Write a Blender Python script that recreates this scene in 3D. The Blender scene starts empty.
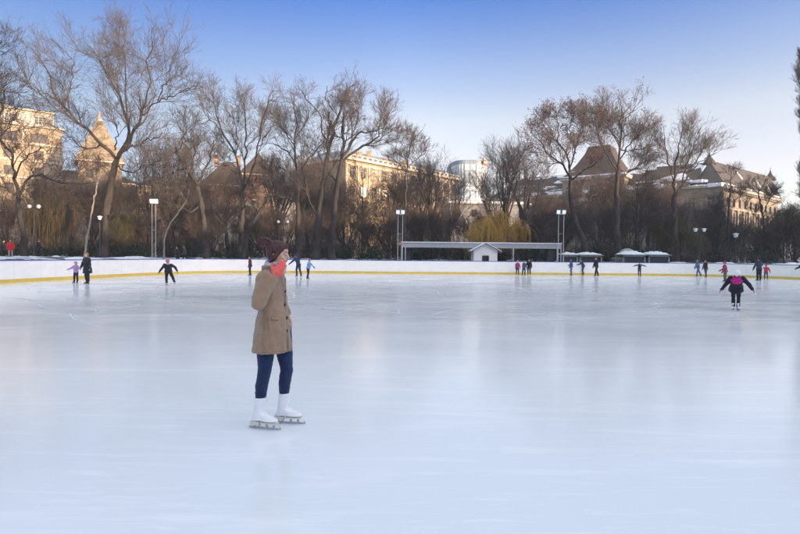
import bpy, bmesh, math, random
import numpy as np
from mathutils import Vector, Matrix
R = math.radians
S = bpy.context.scene
COL = S.collection
random.seed(4)

# ------------------------------------------------------------------ camera
CAMZ = 1.6
PX, PITCH, ROLL = 533.0, math.atan(11.6/533), 0.0098
_f = Vector((0, math.cos(PITCH), -math.sin(PITCH)))
_r0 = Vector((1, 0, 0)); _u0 = Vector((0, math.sin(PITCH), math.cos(PITCH)))
_r = _r0*math.cos(ROLL)+_u0*math.sin(ROLL); _u = -_r0*math.sin(ROLL)+_u0*math.cos(ROLL)
cam = bpy.data.objects.new('camera', bpy.data.cameras.new('camera'))
COL.objects.link(cam); S.camera = cam
cam.matrix_world = Matrix(((_r.x, _u.x, -_f.x, 0), (_r.y, _u.y, -_f.y, 0), (_r.z, _u.z, -_f.z, CAMZ), (0, 0, 0, 1)))
cam.data.sensor_width = 36; cam.data.lens = 24; cam.data.clip_end = 5000; cam.data.clip_start = 0.05

def W(px, py, Y):
    D = _f*PX + _r*(px-400) + _u*(267-py)
    return Vector((0, 0, CAMZ)) + D*(Y/D.y)
def G(px, Y, z=0.0):
    """ground position: picture column px at depth Y"""
    p = W(px, 255.4+(px-400)*0.0098, Y)
    return Vector((p.x, Y, z))
def Gf(px, py):
    """point on the ice seen at px, py"""
    D = _f*PX + _r*(px-400) + _u*(267-py)
    return Vector((0, 0, CAMZ)) + D*(-CAMZ/D.z)

# ------------------------------------------------------------------ tagging
def tag(o, label=None, cat=None, group=None, kind=None):
    if label: o['label'] = label
    if cat: o['category'] = cat
    if group: o['group'] = group
    if kind: o['kind'] = kind
    return o
def empty(name, loc=(0, 0, 0), rz=0, label=None, cat=None, group=None):
    o = bpy.data.objects.new(name, None); COL.objects.link(o)
    o.location = loc; o.rotation_euler = (0, 0, rz); o.empty_display_size = .3
    return tag(o, label, cat, group)
def link(name, me, parent=None, m=None):
    o = bpy.data.objects.new(name, me); COL.objects.link(o)
    if parent: o.parent = parent
    if m is not None:
        if not me.materials: me.materials.append(m)
    return o
def copy_tree(o, parent=None):
    c = o.copy(); COL.objects.link(c); c.parent = parent
    for ch in list(o.children): copy_tree(ch, c)
    return c
def np_mesh(name, V, F, smooth=False):
    me = bpy.data.meshes.new(name)
    V = np.asarray(V, dtype=np.float32); F = np.asarray(F, dtype=np.int32)
    n = F.shape[1]
    me.vertices.add(len(V)); me.vertices.foreach_set('co', V.ravel())
    me.loops.add(F.size); me.loops.foreach_set('vertex_index', F.ravel())
    me.polygons.add(len(F)); me.polygons.foreach_set('loop_start', np.arange(len(F), dtype=np.int32)*n)
    if smooth: me.polygons.foreach_set('use_smooth', np.ones(len(F), dtype=bool))
    me.update(calc_edges=True)
    return me
class MB:
    """collects boxes and faces for one mesh"""
    def __init__(s): s.v = []; s.f = []; s.mi = []; s.cur = 0
    def poly(s, pts):
        n = len(s.v); s.v += [tuple(p) for p in pts]; s.f.append(tuple(range(n, n+len(pts)))); s.mi.append(s.cur)
    def box(s, x0, x1, y0, y1, z0, z1, M=None):
        n = len(s.v); c = [Vector((x, y, z)) for z in (z0, z1) for y in (y0, y1) for x in (x0, x1)]
        if M is not None: c = [M @ p for p in c]
        s.v += [tuple(p) for p in c]
        for q in ((0, 2, 3, 1), (4, 5, 7, 6), (0, 1, 5, 4), (2, 6, 7, 3), (0, 4, 6, 2), (1, 3, 7, 5)):
            s.f.append(tuple(n+i for i in q)); s.mi.append(s.cur)
    def bar(s, a, b, w, h=None):
        a = Vector(a); b = Vector(b); h = h or w; d = (b-a); L = d.length; d.normalize()
        up = Vector((0, 0, 1)) if abs(d.z) < .95 else Vector((1, 0, 0))
        x = d.cross(up).normalized(); y = x.cross(d)
        M = Matrix(((x.x, d.x, y.x, a.x), (x.y, d.y, y.y, a.y), (x.z, d.z, y.z, a.z), (0, 0, 0, 1)))
        s.box(-w/2, w/2, 0, L, -h/2, h/2, M)
    def tube(s, pts, rad, n=8, cap=True):
        P = np.array([[tuple(p) for p in pts]], dtype=float); Rr = np.array([rad if hasattr(rad, '__len__') else [rad]*len(pts)], dtype=float)
        V, F = tubes(P, Rr, n); o = len(s.v); s.v += [tuple(v) for v in V]; s.f += [tuple(int(i)+o for i in f) for f in F]; s.mi += [s.cur]*len(F)
        if cap:
            s.f.append(tuple(o+i for i in range(n))); s.f.append(tuple(o+len(V)-1-i for i in range(n))); s.mi += [s.cur]*2
    def lathe(s, prof, c=(0, 0, 0), n=14):
        o = len(s.v); c = Vector(c)
        for r_, z_ in prof:
            for i in range(n):
                a = 2*math.pi*i/n; s.v.append((c.x+r_*math.cos(a), c.y+r_*math.sin(a), c.z+z_))
        for k in range(len(prof)-1):
            for i in range(n):
                s.f.append((o+k*n+i, o+k*n+(i+1) % n, o+(k+1)*n+(i+1) % n, o+(k+1)*n+i)); s.mi.append(s.cur)
        s.f.append(tuple(o+i for i in reversed(range(n)))); s.f.append(tuple(o+(len(prof)-1)*n+i for i in range(n))); s.mi += [s.cur]*2
    def build(s, name, mats, parent=None, smooth=False):
        me = bpy.data.meshes.new(name); me.from_pydata(s.v, [], s.f)
        for m in (mats if isinstance(mats, (list, tuple)) else [mats]): me.materials.append(m)
        me.polygons.foreach_set('material_index', s.mi)
        if smooth: me.polygons.foreach_set('use_smooth', [True]*len(s.f))
        me.update()
        return link(name, me, parent)

def tubes(P, Rd, n):
    """P (N,k,3) polylines, Rd (N,k) radii -> verts, quads"""
    N, k, _ = P.shape
    T = np.gradient(P, axis=1); T /= np.linalg.norm(T, axis=2, keepdims=True)+1e-9
    m = P[:, -1]-P[:, 0]; m /= np.linalg.norm(m, axis=1, keepdims=True)+1e-9
    ref = np.where(np.abs(m[:, :1]) < .7, np.array([[1., 0, 0]]), np.array([[0, 0, 1.]]))[:, None, :]
    A = np.cross(T, np.broadcast_to(ref, T.shape)); A /= np.linalg.norm(A, axis=2, keepdims=True)+1e-9
    B = np.cross(T, A)
    an = np.arange(n)*2*math.pi/n
    V = P[:, :, None, :] + Rd[:, :, None, None]*(A[:, :, None, :]*np.cos(an)[None, None, :, None]+B[:, :, None, :]*np.sin(an)[None, None, :, None])
    idx = np.arange(N*k*n).reshape(N, k, n); j = np.roll(idx, -1, axis=2)
    F = np.stack([idx[:, :-1], j[:, :-1], j[:, 1:], idx[:, 1:]], axis=-1).reshape(-1, 4)
    return V.reshape(-1, 3), F

# ------------------------------------------------------------------ materials
def nodes(m):
    m.use_nodes = True; nt = m.node_tree; return nt, nt.nodes, nt.links, nt.nodes['Principled BSDF']
def mat(name, c, rough=.7, var=.25, scale=6, bump=0.0, bscale=None, c2=None, spec=.3, metal=0, sheen=0, coord='Object', stretch=(1, 1, 1), detail=5):
    m = bpy.data.materials.new(name); nt, N, L, b = nodes(m)
    tc = N.new('ShaderNodeTexCoord'); mp = N.new('ShaderNodeMapping'); mp.inputs['Scale'].default_value = stretch
    L.new(tc.outputs[coord], mp.inputs['Vector'])
    no = N.new('ShaderNodeTexNoise'); no.inputs['Scale'].default_value = scale; no.inputs['Detail'].default_value = detail; no.inputs['Roughness'].default_value = .65
    L.new(mp.outputs[0], no.inputs['Vector'])
    cr = N.new('ShaderNodeValToRGB'); e = cr.color_ramp.elements
    lo = tuple(max(0, x*(1-var)) for x in c); hi = c2 or tuple(min(1, x*(1+var)) for x in c)
    e[0].position = .3; e[1].position = .7; e[0].color = (*lo, 1); e[1].color = (*hi, 1)
    L.new(no.outputs['Fac'], cr.inputs['Fac']); L.new(cr.outputs['Color'], b.inputs['Base Color'])
    b.inputs['Roughness'].default_value = rough; b.inputs['Specular IOR Level'].default_value = spec; b.inputs['Metallic'].default_value = metal
    if sheen: b.inputs['Sheen Weight'].default_value = sheen
    if bump:
        n2 = N.new('ShaderNodeTexNoise'); n2.inputs['Scale'].default_value = bscale or scale*4; n2.inputs['Detail'].default_value = 6
        L.new(mp.outputs[0], n2.inputs['Vector'])
        bp = N.new('ShaderNodeBump'); bp.inputs['Strength'].default_value = bump; bp.inputs['Distance'].default_value = .05
        L.new(n2.outputs['Fac'], bp.inputs['Height']); L.new(bp.outputs[0], b.inputs['Normal'])
    return m

M = {}
M['bark'] = mat('grey_brown_bark', (.056, .048, .042), .95, .55, 1.6, 1, 9, stretch=(1, 1, .35))
M['bark_dark'] = mat('dark_bark', (.042, .037, .035), .95, .5, 1.6, 1, 9, stretch=(1, 1, .35))
M['bark_pale'] = mat('pale_bark', (.24, .21, .18), .85, .3, 2, .4, 9, stretch=(1, 1, .35))
M['twig'] = mat('twig_brown', (.088, .072, .065), .9, .35, .5)
M['twig_grey'] = mat('twig_grey', (.105, .090, .086), .9, .3, .5)
M['twig_red'] = mat('twig_russet', (.108, .082, .068), .9, .4, .6)
M['twig_dark'] = mat('twig_dark', (.05, .041, .040), .9, .35, .5)
M['seed'] = mat('dry_seed_clusters', (.12, .05, .045), .9, .4, 1.5)
M['willow'] = mat('willow_gold', (.42, .26, .07), .85, .45, .8)
M['willow_olive'] = mat('willow_olive', (.085, .078, .038), .85, .45, .8)
M['willow_brown'] = mat('willow_brown', (.085, .066, .038), .85, .45, .8)
M['evergreen'] = mat('evergreen_leaf', (.030, .042, .028), .8, .5, 1.2)
M['hedge'] = mat('hedge_leaf', (.035, .05, .025), .85, .5, 1.2)
M['black_metal'] = mat('black_metal', (.03, .03, .035), .5, .2, 4, spec=.5)
M['grey_metal'] = mat('galvanised_metal', (.42, .44, .47), .42, .15, 8, spec=.5, metal=.5)
M['white_globe'] = mat('opal_globe', (.85, .87, .9), .25, .03, 4, spec=.5)
M['snow'] = mat('snow', (.78, .82, .9), .65, .08, 2.5, .5, 6)
M['skin'] = mat('skin', (.60, .38, .28), .55, .08, 9, .05, 60)

def glass(name, c=(.03, .035, .04), rough=.08):
    m = bpy.data.materials.new(name); nt, N, L, b = nodes(m)
    tc = N.new('ShaderNodeTexCoord'); no = N.new('ShaderNodeTexNoise'); no.inputs['Scale'].default_value = .6
    L.new(tc.outputs['Object'], no.inputs['Vector'])
    cr = N.new('ShaderNodeValToRGB'); cr.color_ramp.elements[0].color = (*[x*.5 for x in c], 1); cr.color_ramp.elements[1].color = (*[x*1.8 for x in c], 1)
    L.new(no.outputs['Fac'], cr.inputs['Fac']); L.new(cr.outputs['Color'], b.inputs['Base Color'])
    b.inputs['Roughness'].default_value = rough; b.inputs['Specular IOR Level'].default_value = .5; b.inputs['IOR'].default_value = 1.5
    return m
M['glass'] = glass('window_glass')
M['glint'] = glass('sunlit_window_glass', (.05, .05, .05), .24)
# ------------------------------------------------------------------ world and sun
SUN_EL = R(8.0); SX, SY = .80, -.60           # horizontal direction towards the sun (behind the camera, to its right)
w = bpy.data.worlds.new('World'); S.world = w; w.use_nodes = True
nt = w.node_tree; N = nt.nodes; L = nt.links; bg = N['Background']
sky = N.new('ShaderNodeTexSky'); sky.sky_type = 'NISHITA'; sky.sun_disc = False
sky.sun_elevation = SUN_EL; sky.sun_rotation = math.atan2(SX, SY)
sky.air_density = 1.0; sky.dust_density = .6; sky.ozone_density = 2.2; sky.altitude = 80
tc = N.new('ShaderNodeTexCoord'); sp = N.new('ShaderNodeSeparateXYZ'); L.new(tc.outputs['Generated'], sp.inputs[0])
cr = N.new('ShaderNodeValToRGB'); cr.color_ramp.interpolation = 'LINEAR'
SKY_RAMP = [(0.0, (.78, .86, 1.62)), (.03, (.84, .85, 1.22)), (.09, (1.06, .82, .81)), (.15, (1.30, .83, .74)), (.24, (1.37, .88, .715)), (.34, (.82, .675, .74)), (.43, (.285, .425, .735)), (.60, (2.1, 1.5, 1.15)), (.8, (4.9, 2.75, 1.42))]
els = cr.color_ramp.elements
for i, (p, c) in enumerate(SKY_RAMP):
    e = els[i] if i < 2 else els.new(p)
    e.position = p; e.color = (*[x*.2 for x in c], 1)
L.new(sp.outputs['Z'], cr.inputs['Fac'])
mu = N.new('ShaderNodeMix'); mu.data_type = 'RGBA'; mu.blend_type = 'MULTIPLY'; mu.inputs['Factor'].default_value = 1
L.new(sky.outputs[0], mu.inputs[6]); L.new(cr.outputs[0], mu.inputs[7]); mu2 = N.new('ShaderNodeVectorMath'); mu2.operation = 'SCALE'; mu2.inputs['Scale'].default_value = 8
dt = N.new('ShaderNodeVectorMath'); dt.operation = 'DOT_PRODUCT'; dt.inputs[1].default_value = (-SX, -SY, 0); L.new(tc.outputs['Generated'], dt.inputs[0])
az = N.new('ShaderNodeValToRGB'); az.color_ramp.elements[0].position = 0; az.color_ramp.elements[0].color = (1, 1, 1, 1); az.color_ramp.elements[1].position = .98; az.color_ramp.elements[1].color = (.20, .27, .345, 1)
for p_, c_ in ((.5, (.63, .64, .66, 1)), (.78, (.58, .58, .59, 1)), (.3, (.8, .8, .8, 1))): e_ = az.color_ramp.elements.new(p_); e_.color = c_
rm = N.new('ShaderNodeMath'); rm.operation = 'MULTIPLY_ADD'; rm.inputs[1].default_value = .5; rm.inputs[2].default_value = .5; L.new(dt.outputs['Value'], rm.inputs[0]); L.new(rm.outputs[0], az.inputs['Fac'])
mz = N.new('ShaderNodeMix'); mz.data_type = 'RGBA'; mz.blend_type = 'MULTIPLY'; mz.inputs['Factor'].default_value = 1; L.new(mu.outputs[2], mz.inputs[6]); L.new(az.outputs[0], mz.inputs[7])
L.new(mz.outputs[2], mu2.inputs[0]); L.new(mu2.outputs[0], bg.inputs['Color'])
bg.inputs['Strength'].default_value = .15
sl = bpy.data.lights.new('sun', 'SUN'); sun = bpy.data.objects.new('sun', sl); COL.objects.link(sun)
sl.energy = 2.9; sl.angle = R(.5); sl.color = (1, .73, .45)
sdir = Vector((SX*math.cos(SUN_EL), SY*math.cos(SUN_EL), math.sin(SUN_EL)))
sun.rotation_euler = sdir.to_track_quat('Z', 'Y').to_euler()
S.view_settings.view_transform = 'Standard'; S.view_settings.look = 'None'
S.view_settings.gamma = 1; S.view_settings.use_curve_mapping = False
S.view_settings.exposure = 1.70
S.cycles.max_bounces = 6; S.cycles.use_denoising = True

# ------------------------------------------------------------------ rink outline
CTRL = [(-21.5, -8), (-20.7, 10), (-19.95, 26.5), (-19.2, 31.4), (-17.9, 38.2), (-15.2, 43.6), (-8.6, 45.9), (0, 46.4), (14.5, 47.5),
        (21.7, 47.9), (27.6, 46.9), (30.9, 43.0), (33.2, 35), (34.5, 20), (34.5, 0), (28, -11), (4, -14.5), (-16, -13)]
def catmull(C, per, closed=True):
    n = len(C); out = []
    for i in range(n if closed else n-1):
        if closed: p = [Vector(C[(i+k-1) % n]) for k in range(4)]
        else: p = [Vector(C[min(max(i+k-1, 0), n-1)]) for k in range(4)]
        for j in range(per):
            t = j/per
            out.append(.5*((2*p[1])+(-p[0]+p[2])*t+(2*p[0]-5*p[1]+4*p[2]-p[3])*t*t+(-p[0]+3*p[1]-3*p[2]+p[3])*t**3))
    if not closed: out.append(Vector(C[-1]))
    return out
RINK = catmull(CTRL, 10)
# ground sheet
def rdist(x, y):
    dx = np.maximum(np.maximum(-19.8-x+.04*(y-26)*(y > -10), x-34.2), 0); dy = np.maximum(np.maximum(-14-y, y-47.5), 0)
    return np.hypot(dx, dy)
def axis(vals):
    return np.array(sorted(set(np.round(vals, 2))))
ax_ = axis(np.concatenate([np.linspace(-110, 120, 231), -110-np.geomspace(5, 580, 20), 120+np.geomspace(5, 580, 20)]))
ay_ = axis(np.concatenate([np.linspace(-60, 140, 201), -60-np.geomspace(5, 640, 20), 140+np.geomspace(5, 580, 20)]))
X, Y = np.meshgrid(ax_, ay_, indexing='ij')
E = rdist(X, Y); T_ = np.clip((E-1.2)/7, 0, 1); T_ = T_*T_*(3-2*T_)
rg = np.random.default_rng(3)
Z = -.12+T_*1.22+(E > 3)*rg.normal(0, .035, X.shape)*(np.abs(X) < 120)
V = np.stack([X, Y, Z], -1).reshape(-1, 3)
ni, nj = X.shape; ii = np.arange(ni*nj).reshape(ni, nj)
F = np.stack([ii[:-1, :-1], ii[1:, :-1], ii[1:, 1:], ii[:-1, 1:]], -1).reshape(-1, 4)
gm = mat('snow_patched_soil', (.05, .042, .034), .9, .4, 3)
nt_, N_, L_, b_ = gm.node_tree, gm.node_tree.nodes, gm.node_tree.links, gm.node_tree.nodes['Principled BSDF']
n1 = N_.new('ShaderNodeTexNoise'); n1.inputs['Scale'].default_value = .35; n1.inputs['Detail'].default_value = 9; n1.inputs['Roughness'].default_value = .7
tcg = N_.new('ShaderNodeTexCoord'); L_.new(tcg.outputs['Object'], n1.inputs['Vector'])
rr = N_.new('ShaderNodeValToRGB'); rr.color_ramp.elements[0].position = .48; rr.color_ramp.elements[1].position = .54
L_.new(n1.outputs['Fac'], rr.inputs['Fac'])
mx = N_.new('ShaderNodeMix'); mx.data_type = 'RGBA'; L_.new(rr.outputs[0], mx.inputs['Factor'])
old = b_.inputs['Base Color'].links[0].from_socket
L_.new(old, mx.inputs[6]); mx.inputs[7].default_value = (.72, .76, .84, 1); L_.new(mx.outputs[2], b_.inputs['Base Color'])
o = link('ground', np_mesh('ground', V, F, True), None, gm); tag(o, 'dark park soil with patches of old snow round the rink', kind='structure')
def gz(p):
    e = float(rdist(np.array(p[0]), np.array(p[1]))); t = min(max((e-1.2)/7, 0), 1); return -.12+t*t*(3-2*t)*1.22

# ice
im = bpy.data.materials.new('ice'); nt_, N_, L_, b_ = nodes(im)
tci = N_.new('ShaderNodeTexCoord')
def noise(scale, det=5, stretch=(1, 1, 1), rot=0, dist=0):
    mp = N_.new('ShaderNodeMapping'); mp.inputs['Scale'].default_value = stretch; mp.inputs['Rotation'].default_value = (0, 0, rot)
    L_.new(tci.outputs['Object'], mp.inputs['Vector'])
    n = N_.new('ShaderNodeTexNoise'); n.inputs['Scale'].default_value = scale; n.inputs['Detail'].default_value = det
    n.inputs['Distortion'].default_value = dist; n.inputs['Roughness'].default_value = .6
    L_.new(mp.outputs[0], n.inputs['Vector']); return n.outputs['Fac']
def ramp(src, p0, p1, c0, c1):
    r_ = N_.new('ShaderNodeValToRGB'); r_.color_ramp.elements[0].position = p0; r_.color_ramp.elements[1].position = p1
    r_.color_ramp.elements[0].color = (*c0, 1); r_.color_ramp.elements[1].color = (*c1, 1); L_.new(src, r_.inputs['Fac']); return r_.outputs['Color']
base = ramp(noise(.16, 6, dist=.4), .3, .72, (.73, .755, .825), (.83, .845, .90))
sc = ramp(noise(2.2, 7, (.12, 1, 1), .25, 1.2), .54, .74, (0, 0, 0), (1, 1, 1))
sc2 = ramp(noise(2.6, 7, (.10, 1, 1), -.5, 1.5), .56, .76, (0, 0, 0), (1, 1, 1))
ms = N_.new('ShaderNodeMix'); ms.data_type = 'RGBA'; ms.blend_type = 'ADD'; ms.inputs['Factor'].default_value = 1; L_.new(sc, ms.inputs[6]); L_.new(sc2, ms.inputs[7])
mm = N_.new('ShaderNodeMath'); mm.operation = 'MULTIPLY'; mm.inputs[1].default_value = .45; L_.new(ms.outputs[2], mm.inputs[0])
mb = N_.new('ShaderNodeMix'); mb.data_type = 'RGBA'; L_.new(mm.outputs[0], mb.inputs['Factor']); L_.new(base, mb.inputs[6]); mb.inputs[7].default_value = (.97, .97, .98, 1)
fs = [ramp(noise(7, 8, (.09, 1, 1), a_, 2.2), .60, .70, (0, 0, 0), (1, 1, 1)) for a_ in (.1, .9, -.6)]
fa_ = N_.new('ShaderNodeMix'); fa_.data_type = 'RGBA'; fa_.blend_type = 'ADD'; fa_.inputs['Factor'].default_value = 1; L_.new(fs[0], fa_.inputs[6]); L_.new(fs[1], fa_.inputs[7])
fb_ = N_.new('ShaderNodeMix'); fb_.data_type = 'RGBA'; fb_.blend_type = 'ADD'; fb_.inputs['Factor'].default_value = 1; L_.new(fa_.outputs[2], fb_.inputs[6]); L_.new(fs[2], fb_.inputs[7])
fm_ = N_.new('ShaderNodeMath'); fm_.operation = 'MULTIPLY'; fm_.inputs[1].default_value = .30; L_.new(fb_.outputs[2], fm_.inputs[0])
md = N_.new('ShaderNodeMix'); md.data_type = 'RGBA'; L_.new(fm_.outputs[0], md.inputs['Factor']); L_.new(mb.outputs[2], md.inputs[6]); md.inputs[7].default_value = (.98, .98, .99, 1)
L_.new(md.outputs[2], b_.inputs['Base Color'])
rgh = N_.new('ShaderNodeMapRange'); rgh.inputs['From Min'].default_value = .3; rgh.inputs['From Max'].default_value = .7
rgh.inputs['To Min'].default_value = .09; rgh.inputs['To Max'].default_value = .21
L_.new(noise(.5, 6, (.5, 1, 1), .2, .8), rgh.inputs['Value']); L_.new(rgh.outputs[0], b_.inputs['Roughness'])
b_.inputs['IOR'].default_value = 1.31; b_.inputs['Specular IOR Level'].default_value = .5
bp = N_.new('ShaderNodeBump'); bp.inputs['Strength'].default_value = .12; bp.inputs['Distance'].default_value = .004
L_.new(noise(9, 6, (.4, 1, 1), .3, 1), bp.inputs['Height']); L_.new(bp.outputs[0], b_.inputs['Normal'])
me = bpy.data.meshes.new('ice'); me.from_pydata([(p.x, p.y, 0) for p in RINK], [], [tuple(range(len(RINK)))]); me.materials.append(im)
tag(link('ice', me), 'pale blue skating rink ice scored by blades', kind='structure')

# skate marks: thin ribbons of ice snow scraped up by the blades
rs = np.random.default_rng(11); V = []; F = []
inpoly = lambda x, y: -18.5 < x < 31 and 1.2 < y < 45.5 and not (x < -16 and y > 38) and not (x > 27 and y > 43)
cnt = 0
while cnt < 1500:
    y = 12.5+32.5*rs.random()**.85; x = rs.uniform(-.72, .72)*y
    if not inpoly(x, y): continue
    a = rs.normal(.05, .38) if rs.random() < .75 else rs.uniform(0, math.pi); Ls = rs.uniform(.3, 3.8)*(1 if rs.random() < .8 else 1.8); cv = rs.normal(0, .045); wd = rs.uniform(.003, .010)*(1+y/9); n = 12
    pts = []; p = np.array([x, y])
    for i in range(n):
        pts.append(p.copy()); p = p+np.array([math.cos(a), math.sin(a)])*Ls/n; a += cv
    if not all(inpoly(*q) for q in pts): continue
    for i in range(n):
        t = pts[min(i+1, n-1)]-pts[max(i-1, 0)]; t /= np.linalg.norm(t); nn = np.array([-t[1], t[0]])*wd*math.sin(math.pi*(i+.4)/n)**.6*rs.uniform(.6, 1.2)
        for s_ in (1, -1): V.append((pts[i][0]+s_*nn[0], pts[i][1]+s_*nn[1], .004+.00001*cnt/2))
        if i: k = len(V)-4; F.append((k, k+1, k+3, k+2))
    cnt += 1
sm_ = mat('scraped_ice_snow', (.93, .94, .97), .38, .03, 3, spec=.5)
tag(link('skate_marks', np_mesh('skate_marks', V, F), None, sm_), 'fine white blade marks scratched across the rink ice', 'skate marks', kind='stuff')

# boards
bw = mat('white_rink_board', (.90, .885, .84), .4, .05, 1.6, .1, 5, spec=.4, stretch=(1, 1, 3))
by = mat('yellow_kick_strip', (.72, .52, .10), .5, .1, 2)
bb = mat('blue_top_rail', (.04, .11, .38), .5, .15, 2)
n = len(RINK)
def outward(i):
    t = RINK[(i+1) % n]-RINK[i-1]; t.normalize(); return Vector((t[1], -t[0])) * -1
cen = Vector((5, 18))
nrm = []
for i in range(n):
    o_ = outward(i)
    if o_.dot(RINK[i]-cen) < 0: o_ = -o_
    nrm.append(o_)
def band(mb, i0, i1, d0, d1, z0, z1):
    ids = [i % n for i in range(i0, i1+1)]
    for a, b in zip(ids[:-1], ids[1:]):
        pi, pj = RINK[a], RINK[b]; ni_, nj_ = nrm[a], nrm[b]
        q = [(pi+ni_*d0, pj+nj_*d0), (pi+ni_*d1, pj+nj_*d1)]
        c = [Vector((*p, z)) for z in (z0, z1) for pr in q for p in pr]
        i_, j_, oi, oj = 0, 1, 2, 3
        mb.poly([c[0], c[1], c[5], c[4]]); mb.poly([c[3], c[2], c[6], c[7]]); mb.poly([c[4], c[5], c[7], c[6]]); mb.poly([c[1], c[0], c[2], c[3]])
    a, b = ids[0], ids[-1]
    for k in (a, b):
        p, m_ = RINK[k], nrm[k]; mb.poly([(*(p+m_*d0), z0), (*(p+m_*d1), z0), (*(p+m_*d1), z1), (*(p+m_*d0), z1)])
bd = empty('rink_boards', (0, 0, 0), 0, 'long white boards with a yellow foot strip curving round the ice', 'rink boards')
mb = MB(); band(mb, 0, n, -.004, .08, .185, 1.125)
mb.build('board_panels', bw, bd)
mb = MB(); band(mb, 0, n, -.02, .08, .0, .182); mb.build('kick_strip', by, bd)
mb = MB(); band(mb, 0, n, -.03, .11, 1.128, 1.175); mb.build('top_rail', bb, bd)
jm = mat('board_joint', (.62, .63, .64), .6, .1, 2)
for i in range(0, n, 3):
    p = RINK[i]; m_ = nrm[i]; mb = MB(); mb.bar((*(p+m_*-.0065), .187), (*(p+m_*-.0065), 1.124), .010, .004); mb.build('joint', jm, bd)
# heaps of shovelled snow beyond the boards
rh = np.random.default_rng(21); HP = []
for px in np.r_[rh.uniform(-20, 205, 24), rh.uniform(205, 420, 26), rh.uniform(655, 820, 40), rh.uniform(565, 620, 5)]:
    D = rh.uniform(41, 53) if px < 120 else (rh.uniform(49, 54) if px < 600 else rh.uniform(50, 55)); p = G(px, D)
    if float(rdist(np.array(p.x), np.array(p.y))) > 2.5: HP.append((p.x, p.y, gz(p)-.05, rh.uniform(.4, 1.5), rh.uniform(.08, .30)))
HV = []; HF = []; K_ = 12
for (x, y, z, r_, h_) in HP:
    o_ = len(HV); HV.append((x, y, z+h_))
    for j, (f_, g_) in enumerate(((.35, .85), (.7, .45), (1, 0))):
        for i in range(K_): a = 2*math.pi*i/K_; q = f_*r_*rh.uniform(.8, 1.2); HV.append((x+q*math.cos(a)*1.5, y+q*math.sin(a)*.8, z+h_*g_*rh.uniform(.8, 1.15)))
    for i in range(K_):
        HF.append((o_, o_+1+i, o_+1+(i+1) % K_, o_))
        for j in range(2): A_, B_ = o_+1+j*K_, o_+1+(j+1)*K_; HF.append((A_+i, B_+i, B_+(i+1) % K_, A_+(i+1) % K_))
me = bpy.data.meshes.new('snow_heaps'); me.from_pydata(HV, [], [tuple(dict.fromkeys(f)) for f in HF]); me.polygons.foreach_set('use_smooth', [True]*len(HF)); me.materials.append(M['snow'])
tag(link('snow_heaps', me), 'low banks of shovelled snow along the outside of the boards', 'snow', kind='stuff')
# ------------------------------------------------------------------ trees
def norm(v): return v/(np.linalg.norm(v, axis=-1, keepdims=True)+1e-9)
def resample(pts, k):
    pts = np.asarray(pts, float); d = np.r_[0, np.cumsum(np.linalg.norm(np.diff(pts[:, :3], axis=0), axis=1))]
    t = np.linspace(0, d[-1], k); return np.stack([np.interp(t, d, pts[:, c]) for c in range(pts.shape[1])], 1)
def smooth_line(pts, k):
    C = [Vector(tuple(p)) for p in pts]   # 4D: x,y,z,r
    return resample([tuple(v) for v in catmull(C, 8, closed=False)], k)
def sprout(rg, P, Rd, n, ln, ang, up, k, t0=.25, t1=1., rf=.6, rmin=.01, jit=.18, wt=None, fall=.6):
    N_, K, _ = P.shape
    Lp = np.linalg.norm(np.diff(P, axis=1), axis=2).sum(1)
    pr = Lp if wt is None else Lp*wt
    i = rg.choice(N_, n, p=pr/pr.sum()); t = (t0+(t1-t0)*rg.random(n)**.95)*(K-1)*.999
    a = t.astype(int); f = (t-a)[:, None]
    o = P[i, a]*(1-f)+P[i, a+1]*f; d0 = norm(P[i, a+1]-P[i, a]); r = Rd[i, a]*(1-f[:, 0])+Rd[i, a+1]*f[:, 0]
    q = rg.normal(size=(n, 3)); q -= d0*(q*d0).sum(1, keepdims=True); q = norm(q)
    an = R(1)*rg.uniform(ang[0], ang[1], n)[:, None]
    d = norm(d0*np.cos(an)+q*np.sin(an)+np.array([0, 0, up*.5]))
    Ln = rg.uniform(ln[0], ln[1], n)*(1.25-fall*t/(K-1))
    r0 = np.clip(r*rf, rmin, None); step = Ln/(k-1)
    pts = [o]; 
    for s in range(k-1):
        d = norm(d+rg.normal(size=(n, 3))*jit+np.array([0, 0, up*.22])); o = o+d*step[:, None]; pts.append(o)
    Q = np.stack(pts, 1); tt = np.linspace(0, 1, k)[None]
    return Q, np.maximum(r0[:, None]*(1-.75*tt), rmin*.6)
def merge(parts):
    V = []; F = []; o = 0
    for v, f in parts: V.append(v); F.append(f+o); o += len(v)
    return np.concatenate(V), np.concatenate(F)
def leafquads(rg, C, size):
    n = len(C); a = norm(rg.normal(size=(n, 3))); b = norm(np.cross(a, rg.normal(size=(n, 3)))); s = (size*rg.uniform(.5, 1.3, n))[:, None]
    V = np.stack([C-a*s-b*s*.5, C+a*s-b*s*.5, C+a*s*.8+b*s*.5, C-a*s+b*s*.6], 1).reshape(-1, 3)
    return V, np.arange(4*n).reshape(n, 4)

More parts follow.
